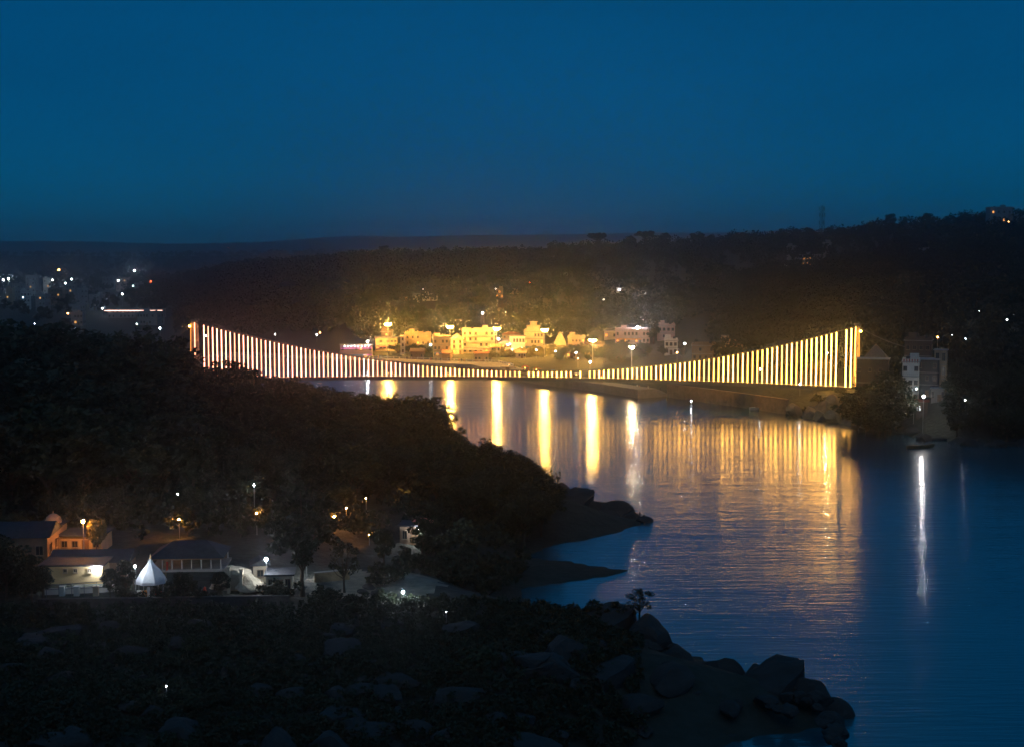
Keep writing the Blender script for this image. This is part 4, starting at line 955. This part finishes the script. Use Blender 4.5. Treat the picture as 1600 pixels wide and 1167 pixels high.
tag(forest('plain_forest', 2600, 800, 3500, -300, 620, 42, 1.9, 11, 33, 30, lambda u, d: ~((u > 145) & (u < 270) & (d < 1000)) & ~((u > -20) & (u < 240) & (d < 1500) & (np.modf(u * 7.13 + d * .77)[0] < .6))), 'dim woods on the plain beyond the river bend', 'forest', kind='stuff')
# single trees told apart on the skyline
for px, py, d, key, wd in ((932, 363, 1330, 'umbrella_a', 1.1), (1008, 360, 1310, 'umbrella_a', 1.15), (1040, 364, 1300, 'round_a', 1.1), (1090, 362, 1290, 'broad_a', 1.2), (1115, 366, 1290, 'broad_a', 1.1), (985, 369, 1320, 'round_a', 1.2),
                           (1232, 354, 1180, 'broad_a', 1.3), (1262, 356, 1150, 'round_a', 1.3), (1305, 352, 1120, 'broad_a', 1.3), (1365, 345, 1040, 'broad_a', 1.1), (1392, 334, 1020, 'round_a', .9), (1415, 337, 1010, 'sparse_a', 1.0),
                           (1450, 333, 1000, 'round_a', 1.1), (1475, 340, 1000, 'broad_a', 1.0), (1505, 335, 990, 'round_a', 1.2), (1535, 330, 950, 'broad_a', 1.0), (1600, 328, 930, 'broad_a', 1.0), (870, 376, 1500, 'broad_a', 1.2), (600, 384, 1550, 'round_a', 1.2), (690, 384, 1560, 'broad_a', 1.1)):
    c = at(px, py, d); g = gz(c.x, d); h = min(max(c.z - g, 9), 26)
    tree(key, c.x, d, h, {'umbrella_a': 'flat-topped tree standing out on the hill crest', 'sparse_a': 'thin airy tree on the right hill crest'}.get(key, 'rounded dark tree on the crest of the wooded hill'), 'trees on the hill crest', wide=wd)

# ================================================================== LEFT BANK
SIL = [(-80,480),(0,488),(60,490),(110,500),(150,526),(200,512),(230,506),(262,520),(290,556),(320,572),(352,560),(400,580),(440,586),(480,594),(520,606),(560,612),(600,612),(650,614),(680,640),(705,668),(722,684),(760,684),(800,700),(840,732),(862,755)]
SD = [(-80,330),(0,335),(150,345),(260,380),(320,420),(480,410),(600,370),(660,345),(705,322),(760,305),(862,283)]
sx_, sy_ = zip(*SIL); dx_, dd_ = zip(*SD)
lab_ridge = '{} tree of the left bank with its crown against the river and bridge'
lab_fill = '{} tree in the wood between the ashram and the bridge'
def put(px, py, d, key, label, group, wide=1.0):
    c = at(px, py, d); g = gz(c.x, d); h = c.z - g
    if h < 2.2: h = 2.2
    if h > 27: h = 27
    return tree(key, c.x, d, h, label, group, wide=wide * (1.0 if h > 9 else 1.35))
big = ['broad_a', 'broad_b', 'broad_a', 'round_a', 'broad_c']
px = -70.0; k = 0
while px < 860:
    d = np.interp(px, dx_, dd_); y = np.interp(px, sx_, sy_); top = at(px, y, d); h = top.z - gz(top.x, d)
    put(px, y + random.uniform(-1, 5), d + random.uniform(-6, 6), big[k % 5], lab_ridge, 'tree line of the left bank')
    px += max(13, min(46, h * .62 / d * FPX * .42)); k += 1
rows = ((70, .86), (150, .74))
for dy, fd in rows:
    px = -60.0 + random.uniform(0, 30)
    while px < 830:
        y = np.interp(px, sx_, sy_) + dy + random.uniform(-14, 18); d = max(np.interp(px, dx_, dd_) * fd, 246 if px < 700 else 256) + random.uniform(-6, 6); c = at(px, y, d)
        s_, i_, n_ = shore(np.array([c.x]), np.array([d]))
        if y < 800 and not n_[0] and s_[0] > 3 and c.z - gz(c.x, d) > 2.5:
            put(px, y, d, big[k % 5], lab_fill, 'wood behind the ashram'); k += 1
        px += random.uniform(44, 66)
for px, y, d in ((640, 610, 352), (668, 612, 348), (655, 632, 340), (690, 655, 330), (500, 598, 405), (540, 606, 395)):
    put(px, y, d, 'sparse_a', 'thin branching tree reaching over the river from the left bank', 'overhanging trees of the left bank', .9)

def scatter(n, plo, phi, dlo, dhi, hlo, hhi, sil, label, group, skip, mind, keys, side=1):
    rd = random.Random(n); pts = []; 
    for _ in range(n):
        px = rd.uniform(plo, phi); d = rd.uniform(dlo, dhi); x = (px - 800) / FPX * d
        if skip(px, d) or any((x - a) ** 2 + (d - b_) ** 2 < mind ** 2 for a, b_ in pts): continue
        s_, i_, n_ = shore(np.array([x]), np.array([d]))
        if n_[0] or s_[0] < 1.5 or (i_[0] < NF) != (side < 0): continue
        h = min(rd.uniform(hlo, hhi), at(px, sil(px) + 6, d).z - gz(x, d))
        if h < 2.5: continue
        pts.append((x, d)); tree(rd.choice(keys), x, d, h, label, group, wide=1.0 if h > 8 else 1.3)
    return len(pts)
lsil = lambda p: float(np.interp(p, sx_, sy_))
n1 = scatter(2600, -70, 300, 250, 350, 11, 19, lsil, '{} tree in the dense wood at the left end of the bridge', 'dense wood at the left bridge end', lambda p, d: d < 252, 9.5, big)
n2 = scatter(4200, 240, 860, 240, 440, 7, 13, lsil, lab_fill, 'wood behind the ashram', lambda p, d: d < 253 and p < 690, 8.6, big)
rsil = lambda p: float(np.interp(p, [1340, 1400, 1500, 1560, 1700], [612, 584, 575, 560, 540]))
n3 = scatter(1500, 1345, 1720, 372, 470, 5, 11, rsil, '{} tree on the right bank beyond the landing stage', 'dark trees on the right bank', lambda p, d: 1408 < p < 1492, 8.0, ['broad_a', 'round_a', 'broad_a'], -1)
tag(forest('undergrowth', 2600, 212, 445, -80, 862, 70, .42, 4.6, 36, 2.5, lambda u, d: ~((d < 221) & (u > 50) & (u < 700)) & ~((d < 230) & (u > 600) & (u < 690)) & (d < np.interp(u, dx_, dd_) + 6), 'leaf_dark', True), 'dark bushes filling the wood of the left bank', 'undergrowth', kind='stuff')
tag(forest('bank_undergrowth', 700, 372, 470, 1340, 1720, 70, .45, 4.2, 37, 2.0, lambda u, d: ~((u > 1408) & (u < 1492)), 'leaf_dark'), 'dark bushes along the right bank', 'undergrowth', kind='stuff')

# boulders -------------------------------------------------
def rock_mesh(seed, m, sub=3):
    bm = bmesh.new(); bmesh.ops.create_icosphere(bm, subdivisions=sub, radius=1.0); rg = np.random.default_rng(seed)
    pl = [(Vector(rg.normal(size=3)).normalized(), rg.uniform(.42, .85)) for _ in range(15)]
    off = rg.uniform(0, 50, 3)
    for v in bm.verts:
        p = v.co.copy()
        for n_, dd in pl:
            t = p.dot(n_)
            if t > dd: p -= n_ * (t - dd) * .9
        n1 = float(vnoise(p.x * 1.9 + off[0], p.y * 1.9 + p.z * 1.3 + off[1], 1.0)) - .5; n2 = float(vnoise(p.x * 5 + off[2] + p.z * 3, p.y * 5 - p.z * 2, 1.0)) - .5
        v.co = p * 1.25 * (1 + .22 * n1 + .10 * n2)
    me = bpy.data.meshes.new('boulder'); bm.to_mesh(me); bm.free(); me.materials.append(M[m]); return me
ROCK = [rock_mesh(40 + k, 'rock') for k in range(7)]; ROCKP = [rock_mesh(60 + k, 'rock_pale') for k in range(2)]; ROCKO = [rock_mesh(70 + k, 'rock_ochre') for k in range(3)]
def boulder(x, y, z, sx, sy, sz, label, group=None, mesh=None):
    o = link('boulder', mesh or random.choice(ROCK), None, (x, y, z), random.uniform(0, 6.28)); o.scale = (sx, sy, sz)
    return tag(o, label, 'boulder', group)
def rock_px(px, py, hw, hh, d, label, group=None, mesh=None, deep=.9):
    c = at(px, py, d); w = hw / FPX * d * 1.08; h = hh / FPX * d * 1.12
    o = boulder(c.x, d, c.z, w, w * deep, h, label, group, mesh); o.rotation_euler = (0, 0, random.uniform(-.3, .3)); return o
# foreground outcrop reaching into the river
OUT = 'big dark rock of the outcrop jutting into the river in the foreground'
for i, (px, py, hw, hh, d) in enumerate(((1010, 994, 44, 30, 181), (955, 985, 52, 34, 185), (900, 985, 48, 30, 187), (860, 1000, 46, 34, 186), (1052, 1042, 40, 32, 174), (1085, 1068, 46, 30, 170), (1128, 1078, 44, 38, 166), (1178, 1082, 40, 40, 163),
                                          (1222, 1082, 50, 48, 160), (1256, 1090, 34, 42, 158), (1296, 1122, 34, 24, 156), (1240, 1140, 90, 16, 154), (1150, 1130, 70, 34, 156), (1070, 1120, 60, 44, 160), (980, 1060, 70, 48, 170), (1000, 1130, 70, 44, 155), (1110, 1160, 66, 30, 150), (920, 1050, 60, 40, 172))):
    rock_px(px, py, hw, hh, d, OUT, 'foreground rock outcrop', ROCK[i % 7])
rdk = random.Random(5)
for i in range(44):
    f = rdk.random(); px = 990 + f * 330; py = float(np.interp(px, [990, 1050, 1080, 1135, 1215, 1265, 1285, 1330], [985, 1005, 1048, 1062, 1062, 1072, 1105, 1132])) + rdk.uniform(0, 40); q = onz(px, py, 2.6)
    sz = rdk.uniform(.5, 1.3); boulder(q.x, q.y, 2.3, sz * 1.3, sz, sz * .8, 'small broken rock wedged into the foreground outcrop', 'broken rocks of the outcrop')
# promontory below the trees
PRO = 'dark rock of the low promontory pointing at the lamp reflections'
for i, (px, py, hw, hh, d) in enumerate(((875, 775, 28, 18, 290), (908, 785, 30, 18, 288), (935, 795, 26, 15, 284), (960, 803, 28, 15, 280), (985, 812, 22, 12, 276), (1003, 818, 14, 12, 273), (940, 825, 40, 20, 272), (890, 820, 44, 30, 276), (970, 833, 30, 14, 269), (905, 858, 44, 16, 262), (860, 860, 44, 24, 264),
                                          (850, 800, 36, 28, 282), (950, 850, 24, 10, 264), (830, 880, 40, 16, 254))):
    rock_px(px, py, hw, hh, d, PRO, 'promontory rocks', ROCK[i % 7], 1.3)
random.seed(11)
for k in range(150):
    px, py = random.uniform(-40, 1060), random.uniform(975, 1190); p = onz(px, py, 5.5)
    s_, i_, n_ = shore(np.array([p.x]), np.array([p.y]))
    if n_[0] or s_[0] < 2: continue
    s = random.choice((.7, .9, 1.2, 1.6, 2.3)) * random.uniform(.8, 1.3)
    boulder(p.x, p.y, gz(p.x, p.y) + s * .1, s * random.uniform(.8, 1.4), s * random.uniform(.8, 1.3), s * random.uniform(.5, .8), f'{"large" if s > 1.9 else "small" if s < 1.0 else "middling"} grey boulder strewn over the dark slope in the foreground', 'boulders on the foreground slope')
tag(forest('foreground_scrub', 5200, 128, 184, -120, 1010, 42, .20, 1.25, 38, 5.0, lambda u, d: (d < 181) | (u > 480), 'leaf_dark', True), 'low dark scrub and grass covering the foreground slope', 'scrub', kind='stuff')
for k in range(70):
    px, py = random.uniform(-40, 900), random.uniform(955, 1180); p = onz(px, py, 5.5)
    s_, i_, n_ = shore(np.array([p.x]), np.array([p.y]))
    if n_[0] or s_[0] < 6: continue
    shrub(p.x, p.y, random.uniform(.7, 1.8), 'dark scrub bush growing between boulders on the foreground slope', 'scrub on the foreground slope')
for k, (px, py, d, h) in enumerate(((900, 952, 188, 3.0), (880, 958, 189, 2.4), (925, 956, 187, 2.2), (950, 950, 186, 2.6), (965, 948, 185, 2.0))):
    c = at(px, py + 14, d); shrub(c.x, d, h * .75, 'bush on top of the foreground outcrop', 'bushes on the outcrop', z=c.z - .4)
c = at(1000, 960, 183); e = tree('sparse_a', c.x, 183, 4.6, 'airy sapling on top of the foreground outcrop', z=c.z - .9, wide=1.15)
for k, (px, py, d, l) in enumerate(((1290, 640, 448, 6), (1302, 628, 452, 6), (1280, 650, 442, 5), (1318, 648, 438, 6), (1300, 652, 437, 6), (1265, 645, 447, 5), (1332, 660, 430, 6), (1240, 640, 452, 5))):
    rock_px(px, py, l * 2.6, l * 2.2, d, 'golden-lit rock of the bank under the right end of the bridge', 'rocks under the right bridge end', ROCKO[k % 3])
for k in range(16):
    px, py = 1345 + k * 17, 670 + k * 2.0 + random.uniform(-4, 6); p = onz(px, min(py, 697), .2)
    boulder(p.x, p.y + 1, .2, random.uniform(1.5, 3), random.uniform(1.5, 3), random.uniform(.8, 1.8), 'dark rock at the foot of the right bank', 'rocks along the right bank')
# seated figures on the promontory tip
for px, py, d in ((999, 801, 273.5), (1006, 805, 273)):
    c = at(px, py + 3, d); person(('sit', 'darkcloth'), c.x, d, c.z - .2, 2.6, 'on the tip of the rock promontory', 'two people on the promontory')
c = at(878, 764, 291); person(('stand', 'whitecloth'), c.x, 291, c.z - 1.0, 0.3, 'on the promontory rocks below the trees')

# ------------------------------------------------------------------ ashram courtyard
Z0 = 5.9
def P(px, py, d): return at(px, py, d)
# lit long house with three small windows
e = building('long low ochre house with three tiny square windows and a white corner lamp', 62, 158, 884, 197, 6, 1, 1, 'ochre', 'flat', .05, door=False, skip=((0, 0),))
zz = P(110, 895, 197).z - e.location.z; wA = 96 / FPX * 197
for px in (100, 116, 138): link('window', window_mesh(.42, .42, 'glassdark'), e, ((px - 110) / FPX * 197, -3.004, P(110, 887, 197).z - e.location.z))
lz = P(150, 889, 194).z - e.location.z
wl_ = MB().box(-.1, .1, -.55, 0, .12, .2).build('wall_lamp', 'steel', e, (wA/2 - .7, -3.0, lz)); link('lamp_globe', globe_mesh('court_white', .22), wl_, (0, -.5, 0))
building('darker upper house with a sloping dark roof behind the long ochre house', 78, 196, 864, 203, 6, 1, 5, 'brownwall', 'gable_x', .05, rh=1.3, roofm='darkroof', ww=.6, wh=.8)
building('grey tin-roofed shed at the left end of the ashram', -30, 68, 822, 206, 8, 1, 4, 'brownwall', 'gable_x', .1, rh=1.7, roofm='tinroof', name='shed', cat='shed')
up = building('orange-lit low terrace house with open front under the sodium lamp', 92, 158, 838, 216, 6, 1, 4, 'ochre', 'flat', 0, ww=.8, wh=.9)
ar = building('dim domed gate shrine at the end of the orange-lit terrace', 62, 92, 822, 218, 4, 1, 2, 'tan', 'flat', 0, name='shrine', cat='shrine', ww=.7)
MB().lathe([(1.3, 0), (1.35, .3), (1.1, .9), (.6, 1.3), (.1, 1.5), (.02, 1.9)], 0, 0, 12).build('dome', 'tan', ar, (0, 0, P(77, 822, 218).z - ar.location.z + .22))
# canvas pavilion
c = P(235, 873, 191); zt = c.z; ze = P(235, 906, 191).z; g = gz(c.x, 191)
e = empty('canvas_pavilion', (c.x, 191, g), .5, 'white pointed canvas pavilion with a finial in the ashram yard', 'pavilion')
n = 8; pr = []; 
b = MB(); cv = []
for ring, (r, z) in enumerate(((.10, zt - g), (.55, zt - g - .75), (1.25, zt - g - 1.6), (2.05, ze - g + .05), (2.1, ze - g - .28))):
    for k_ in range(16):
        a = 2 * math.pi * k_ / 16; rr = r * (1 + (.07 if k_ % 2 == 0 else -.05) * (ring > 0)); cv.append((rr * math.cos(a), rr * math.sin(a), z))
b.add(cv, [(j*16+i, j*16+(i+1)%16, (j+1)*16+(i+1)%16, (j+1)*16+i) for j in range(4) for i in range(16)]); b.build('canopy', 'canvas', e)
MB().lathe([(.1, 0), (.16, .15), (.06, .35), (.1, .5), (.01, .8)], 0, 0, 8).build('finial', 'ochre', e, (0, 0, zt - g))
for k_ in range(4):
    a = math.pi / 4 + k_ * math.pi / 2; MB().tube((1.9*math.cos(a), 1.9*math.sin(a), -.2), (1.9*math.cos(a), 1.9*math.sin(a), ze - g + .1), .06, n=6).build('post', 'pole', e)
# big hipped tin-roof pavilion
c = P(288, 852, 203); zr = c.z; ze = P(288, 872, 203).z; w = 118 / FPX * 203; g = gz(c.x, 203)
e = empty('open_hall', (c.x, 207, g), .06, 'open hall with a wide hipped tin roof on white posts behind the canvas pavilion', 'hall')
MB().hip(-w/2, w/2, -4.2, 4.2, ze - g, zr - g, w * .45).build('roof', 'tinroof', e)
MB().box(-w/2 + .3, w/2 - .3, -3.9, 3.9, ze - g - .22, ze - g - .003).build('roof_beam', 'wood', e)
for k_ in range(8):
    for y in (-3.7, 3.7): MB().tube((-w/2 + .5 + k_ * (w - 1) / 7, y, -.2), (-w/2 + .5 + k_ * (w - 1) / 7, y, ze - g - .2), .08, n=6).build('post', 'whitecloth', e)
MB().box(-w/2, w/2, -4.1, 4.1, -.3, .35).build('floor_slab', 'concrete', e)
MB().box(-w/2 + .6, w/2 - .6, 3.3, 3.45, .353, ze - g - .25).build('back_wall', 'brownwall', e)
# pale rock, steps, pillars
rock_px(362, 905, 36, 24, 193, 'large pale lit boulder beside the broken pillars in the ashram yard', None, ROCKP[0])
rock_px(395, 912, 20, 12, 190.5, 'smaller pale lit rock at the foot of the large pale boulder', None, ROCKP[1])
for px, yt, wpx in ((357, 886, 4.5), (377, 889, 4.5)):
    c = P(px, yt, 190); g = gz(c.x, 190); w = wpx / FPX * 190
    tag(MB().box(-w/2, w/2, -.4, .4, -.3, c.z - g).box(-w/2 - .08, w/2 + .08, -.48, .48, c.z - g + .003, c.z - g + .15).build('gate_pillar', 'cream', None, (c.x, 190, g)), 'short cream gate pillar before the large pale boulder', 'pillar', 'cream gate pillars')
building('small cream hut with a lit gable under the white pole lamp', 392, 414, 874, 196, 3, 1, 1, 'cream', 'gable', .2, rh=.8, roofm='tinroof', name='hut', cat='hut', ww=.8, wh=.9, door=False)
building('plain cream store room with double doors right of the white pole lamp', 414, 454, 899, 194, 4, 1, 3, 'cream', 'flat', .1, name='store_room', ww=.6)
# yard walls and railings
def wall_px(name, label, p0, p1, d0, d1, h, th, m, ztop=None):
    a, b_ = P(p0[0], p0[1], d0), P(p1[0], p1[1], d1); dx, dy = b_.x - a.x, b_.y - a.y; L_ = math.hypot(dx, dy)
    g = min(gz(a.x, a.y), gz(b_.x, b_.y)); e = empty(name, (a.x, a.y, g), math.atan2(dy, dx), label, 'wall')
    MB().box(0, L_, -th/2, th/2, -.4, h).build('wall', m, e); MB().box(-.05, L_ + .05, -th/2 - .06, th/2 + .06, h + .003, h + .12).build('coping', m if m == 'stone_dark' else 'concrete', e)
    return e, L_
wall_px('yard_wall', 'long dark yard wall along the front of the ashram', (60, 940), (452, 935), 181, 183, 1.3, .35, 'stone_dark')
wall_px('terrace_wall', 'low pale wall under the slanting handrail before the long ochre house', (70, 925), (188, 918), 189, 191, .7, .3, 'white_wall')
wall_px('yard_wall', 'low sandy wall right of the big dark trunk in the ashram yard', (492, 918), (546, 914), 196, 198, 1.4, .35, 'rock_ochre')
a = P(72, 914, 187); b_ = P(190, 906, 189); g = gz(a.x, 187); e = empty('handrail', (a.x, a.y, g), math.atan2(b_.y - a.y, b_.x - a.x), 'dark slanting handrail on posts before the long ochre house', 'railing')
L_ = math.hypot(b_.x - a.x, b_.y - a.y); MB().tube((0, 0, a.z - g), (L_, 0, b_.z - g), .07, n=6).build('rail', 'steel', e)
for k_ in range(7): MB().tube((L_ * k_ / 6, 0, -.3), (L_ * k_ / 6, 0, (a.z - g) + (b_.z - a.z) * k_ / 6), .045, n=5).build('post', 'steel', e)
for k_, (px, m_) in enumerate(((120, 'whitecloth'), (150, 'tan'), (97, 'white_wall'))):
    c = P(px, 926, 188.5); g = gz(c.x, 188.5); tag(MB().box(-.35, .35, -.3, .3, 0, 1.25).box(-.4, .4, -.35, .35, 1.253, 1.33).build('water_trough_pillar', m_, None, (c.x, 188.5, g)), f'{["white","brown","off-white"][k_]} block pillar beside the terrace wall of the long ochre house', 'pillar')
# things under the pavilion
for px, m_, nm in ((218, 'whitecloth', 'white'), (226, 'orangecloth', 'orange'), (246, 'redcloth', 'red'), (282, 'bluecloth', 'blue'), (291, 'whitecloth', 'pale')):
    c = P(px, 918, 188); g = gz(c.x, 188)
    e = empty('stall_table', (c.x, 188, g), random.uniform(-.2, .2), f'small stall table under a {nm} cloth beside the canvas pavilion', 'table')
    MB().box(-.45, .45, -.3, .3, .72, .78).build('table_top', 'wood', e); MB().box(-.48, .48, -.33, .33, .12, .80).build('cloth', m_, e)
    for sx in (-1, 1):
        for sy in (-1, 1): MB().tube((sx*.4, sy*.25, -.1), (sx*.4, sy*.25, .7), .03, n=4).build('leg', 'wood', e)
for px, key in ((232, ('stand', 'whitecloth')), (262, ('stand', 'darkcloth')), (300, ('walk', 'orangecloth')), (320, ('stand', 'redcloth'))):
    c = P(px, 920, 187.3); person(key, c.x, 187.3, gz(c.x, 187.3), 1.0, 'in the ashram yard near the canvas pavilion')
c = P(259, 880, 190); g = gz(c.x, 190); e = empty('flag', (c.x, 190, g), 0, 'red upright flag on a pole behind the canvas pavilion', 'flag')
MB().tube((0, 0, -.2), (0, 0, c.z - g + .4), .04, n=5).build('pole', 'wood', e); MB().add([(.04,0,c.z-g+.3),(.35,.06,c.z-g+.2),(.3,-.04,c.z-g-.9),(.04,0,c.z-g-1.0),(.04,.02,c.z-g+.3),(.35,.08,c.z-g+.2),(.3,-.02,c.z-g-.9),(.04,.02,c.z-g-1.0)], [(0,1,2,3),(7,6,5,4),(0,4,5,1),(1,5,6,2),(2,6,7,3)]).build('cloth', 'redcloth', e)
# sandy open ground by the shore
sp_pts = []
bb = MB(); nX, nY = 34, 22
Xs, Ys = np.meshgrid(np.linspace(-36, -9, nX), np.linspace(183, 208, nY)); Zs = height(Xs.ravel(), Ys.ravel()) + .06
cx_, cy_ = -20.5, 195.0; rr = ((Xs - cx_) / 11.5) ** 2 + ((Ys - cy_) / 8.5) ** 2 + (vnoise(Xs, Ys, 3.0) - .5) * 1.3
Is = np.arange(nX * nY).reshape(nY, nX); keep = (rr[:-1,:-1] < 1)
Fs = np.stack([Is[:-1,:-1], Is[:-1,1:], Is[1:,1:], Is[1:,:-1]], -1)[keep]
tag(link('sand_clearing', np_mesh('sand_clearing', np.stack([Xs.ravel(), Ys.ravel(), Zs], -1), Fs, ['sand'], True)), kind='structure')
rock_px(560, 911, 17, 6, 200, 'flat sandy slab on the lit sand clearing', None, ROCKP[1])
for k_, (px, py, s) in enumerate(((568, 930, .8), (578, 924, .9), (585, 933, .7), (640, 945, .7), (665, 943, .8), (690, 950, .6), (610, 942, .8))):
    p = onz(px, py, 5.4); boulder(p.x, p.y, gz(p.x, p.y) + .1, s * 1.3, s, s * .6, 'dark stone lying on the lit sand clearing', 'stones on the sand clearing')
# hut by the shore with lamp and blossoming shrub
hut = building('small brown hut with a white lamp on its corner among the shore trees', 626, 658, 822, 226, 4, 1, 2, 'brownwall', 'flat', -.1, name='hut', cat='hut', ww=.7)
hz2 = P(655, 826, 223).z - hut.location.z; wh_ = 32 / FPX * 226
wl_ = MB().box(-.08, .08, -.5, 0, .1, .18).build('wall_lamp', 'steel', hut, (wh_/2 - .25, -2.0, hz2)); link('lamp_globe', globe_mesh('court_white', .20), wl_, (0, -.45, 0))
c = P(662, 812, 223.5); shrub(c.x, 223.5, 1.25, 'pink blossoming shrub above the hut lamp', mesh=FLOWER, z=c.z - 1.0, name='blossom_shrub')
for px, py, d, m_, r_, lb in ((130, 814, 212, 'court_orange', .24, 'orange sodium lamp above the terrace of the ashram'), (280, 810, 226, 'court_orange', .20, 'orange lamp glowing under the trees behind the open hall'),
                              (401, 801, 230, 'court_orange', .15, 'small orange lamp among the trees behind the pale boulder'), (278, 771, 242, 'court_white', .12, 'small white lamp high in the trees above the orange lamp'),
                              (397, 757, 248, 'court_white', .13, 'lone white lamp in the wood behind the ashram'), (416, 873, 190, 'court_white', .24, 'brilliant white pole lamp in the middle of the ashram yard'),
                              (479, 874, 200, 'court_white', .17, 'white pole lamp half hidden behind the big dark trunk'), (211, 884, 189, 'court_white', .15, 'white lamp beside the canvas pavilion'), (630, 924, 193, 'court_white', .17, 'low white lamp on the lit sand clearing'),
                              (541, 793, 236, 'court_orange', .10, 'tiny orange lamp among trees behind the sand clearing'), (634, 771, 250, 'court_orange', .10, 'tiny orange lamp above the brown hut'),
                              (572, 778, 246, 'court_orange', .08, 'faintest orange lamp in the wood left of the brown hut'), (522, 806, 232, 'court_orange', .16, 'orange lamp below lit leaves behind the big dark trunk'),
                              (577, 835, 222, 'court_orange', .09, 'low orange lamp left of the brown hut'), (260, 1071, 150, 'tiny_white', .08, 'single tiny white lamp on the dark foreground slope'),
                              (697, 955, 186, 'tiny_white', .06, 'tiny white light on the shore right of the sand clearing')):
    lamp(lb, px, py, d, m_, r_, name='yard_lamp')
# yard trees and shrubs
c = P(472, 760, 188); tree('broad_a', c.x, 188, 15.5, 'big dark spreading tree with a thick trunk in front of the lit yard', wide=.75)
for px, d, h, wd in ((8, 186, 9, .8), (48, 184, 6.5, .9), (66, 185, 4.6, 1.0), (172, 186, 4.4, .8), (283, 184.5, 4.2, 1.0), (196, 186, 5.5, .7), (345, 185, 4.2, .9), (290, 185, 3.6, 1.2), (-30, 188, 10, .9), (600, 203, 6.5, .8), (660, 214, 7, .9)):
    c = P(px, 900, d); tree('round_a' if h < 8 else 'broad_a', c.x, d, h, 'dark leafy tree half hiding the buildings of the ashram', 'trees in front of the ashram', wide=wd)
c = P(538, 860, 190); tree('sparse_a', c.x, 190, 7.5, 'airy tree catching white light beside the sand clearing', wide=.8)
c = P(300, 755, 238); tree('broad_b', c.x, 236, c.z - gz(c.x, 236), 'tree with lamplit leaves above the orange lamp behind the open hall')
c = P(530, 795, 240); tree('round_b', c.x, 240, 7.0, 'tree with pale lit leaves behind the big dark trunk')
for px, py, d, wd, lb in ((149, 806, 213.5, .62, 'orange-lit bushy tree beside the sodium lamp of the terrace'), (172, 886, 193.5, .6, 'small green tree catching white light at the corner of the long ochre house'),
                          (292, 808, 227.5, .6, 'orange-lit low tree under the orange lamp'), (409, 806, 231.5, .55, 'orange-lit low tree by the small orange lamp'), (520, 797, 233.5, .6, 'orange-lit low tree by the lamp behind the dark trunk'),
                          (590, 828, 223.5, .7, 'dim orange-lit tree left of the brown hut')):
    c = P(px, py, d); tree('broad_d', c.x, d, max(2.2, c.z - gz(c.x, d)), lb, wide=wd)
for px, py, d, s in ((275, 900, 184, 1.8), (255, 905, 184, 1.5), (300, 905, 184, 1.6), (440, 900, 186, 1.7), (425, 890, 187, 1.6), (205, 920, 184, 1.3), (610, 912, 196, 2.0), (595, 918, 194, 1.6), (330, 915, 184, 1.2), (40, 905, 188, 2.2), (20, 890, 190, 2.4), (190, 905, 189, 1.1),
                     (505, 935, 186, 1.3), (520, 940, 185, 1.2), (555, 948, 183, 1.2), (600, 950, 184, 1.3), (640, 905, 205, 2.2), (680, 900, 206, 2.4), (720, 905, 206, 2.2), (760, 900, 208, 2.2), (710, 870, 218, 2.6), (760, 870, 218, 2.6), (800, 880, 222, 2.0), (680, 860, 222, 2.6)):
    c = P(px, py, d); shrub(c.x, d, s, 'dark leafy shrub standing in and around the ashram yard', 'dark shrubs of the ashram', k=0, h=1.2)
for px, y, d in ((720, 770, 262), (760, 775, 268), (800, 785, 272), (700, 800, 246), (745, 815, 246), (785, 830, 248), (820, 805, 268), (-20, 740, 262), (40, 735, 262), (100, 745, 258), (170, 740, 262), (220, 735, 264), (350, 745, 262), (440, 740, 262), (590, 745, 262), (650, 750, 262), (20, 800, 222), (-20, 860, 196), (440, 780, 246), (470, 800, 236), (220, 790, 240), (360, 790, 242)):
    put(px, y, d, big[k % 5], lab_fill, 'wood behind the ashram', .9); k += 1

# ------------------------------------------------------------------ evening haze over the valley
def haze():
    m = bpy.data.materials.new('evening_haze'); m.use_nodes = True; t = m.node_tree; t.nodes.clear()
    o = t.nodes.new('ShaderNodeOutputMaterial'); v = t.nodes.new('ShaderNodeVolumePrincipled')
    v.inputs['Color'].default_value = (0.84, 0.91, 1.0, 1); v.inputs['Density'].default_value = 2.7e-4; v.inputs['Anisotropy'].default_value = 0.95
    t.links.new(v.outputs[0], o.inputs['Volume']); M['haze'] = m
    ob = MB().box(-5200, 5200, -400, 6600, -6, float(ZZ.max() + 12)).build('haze', 'haze')
    tag(ob, 'thin evening haze filling the valley', 'haze', kind='stuff')
haze()
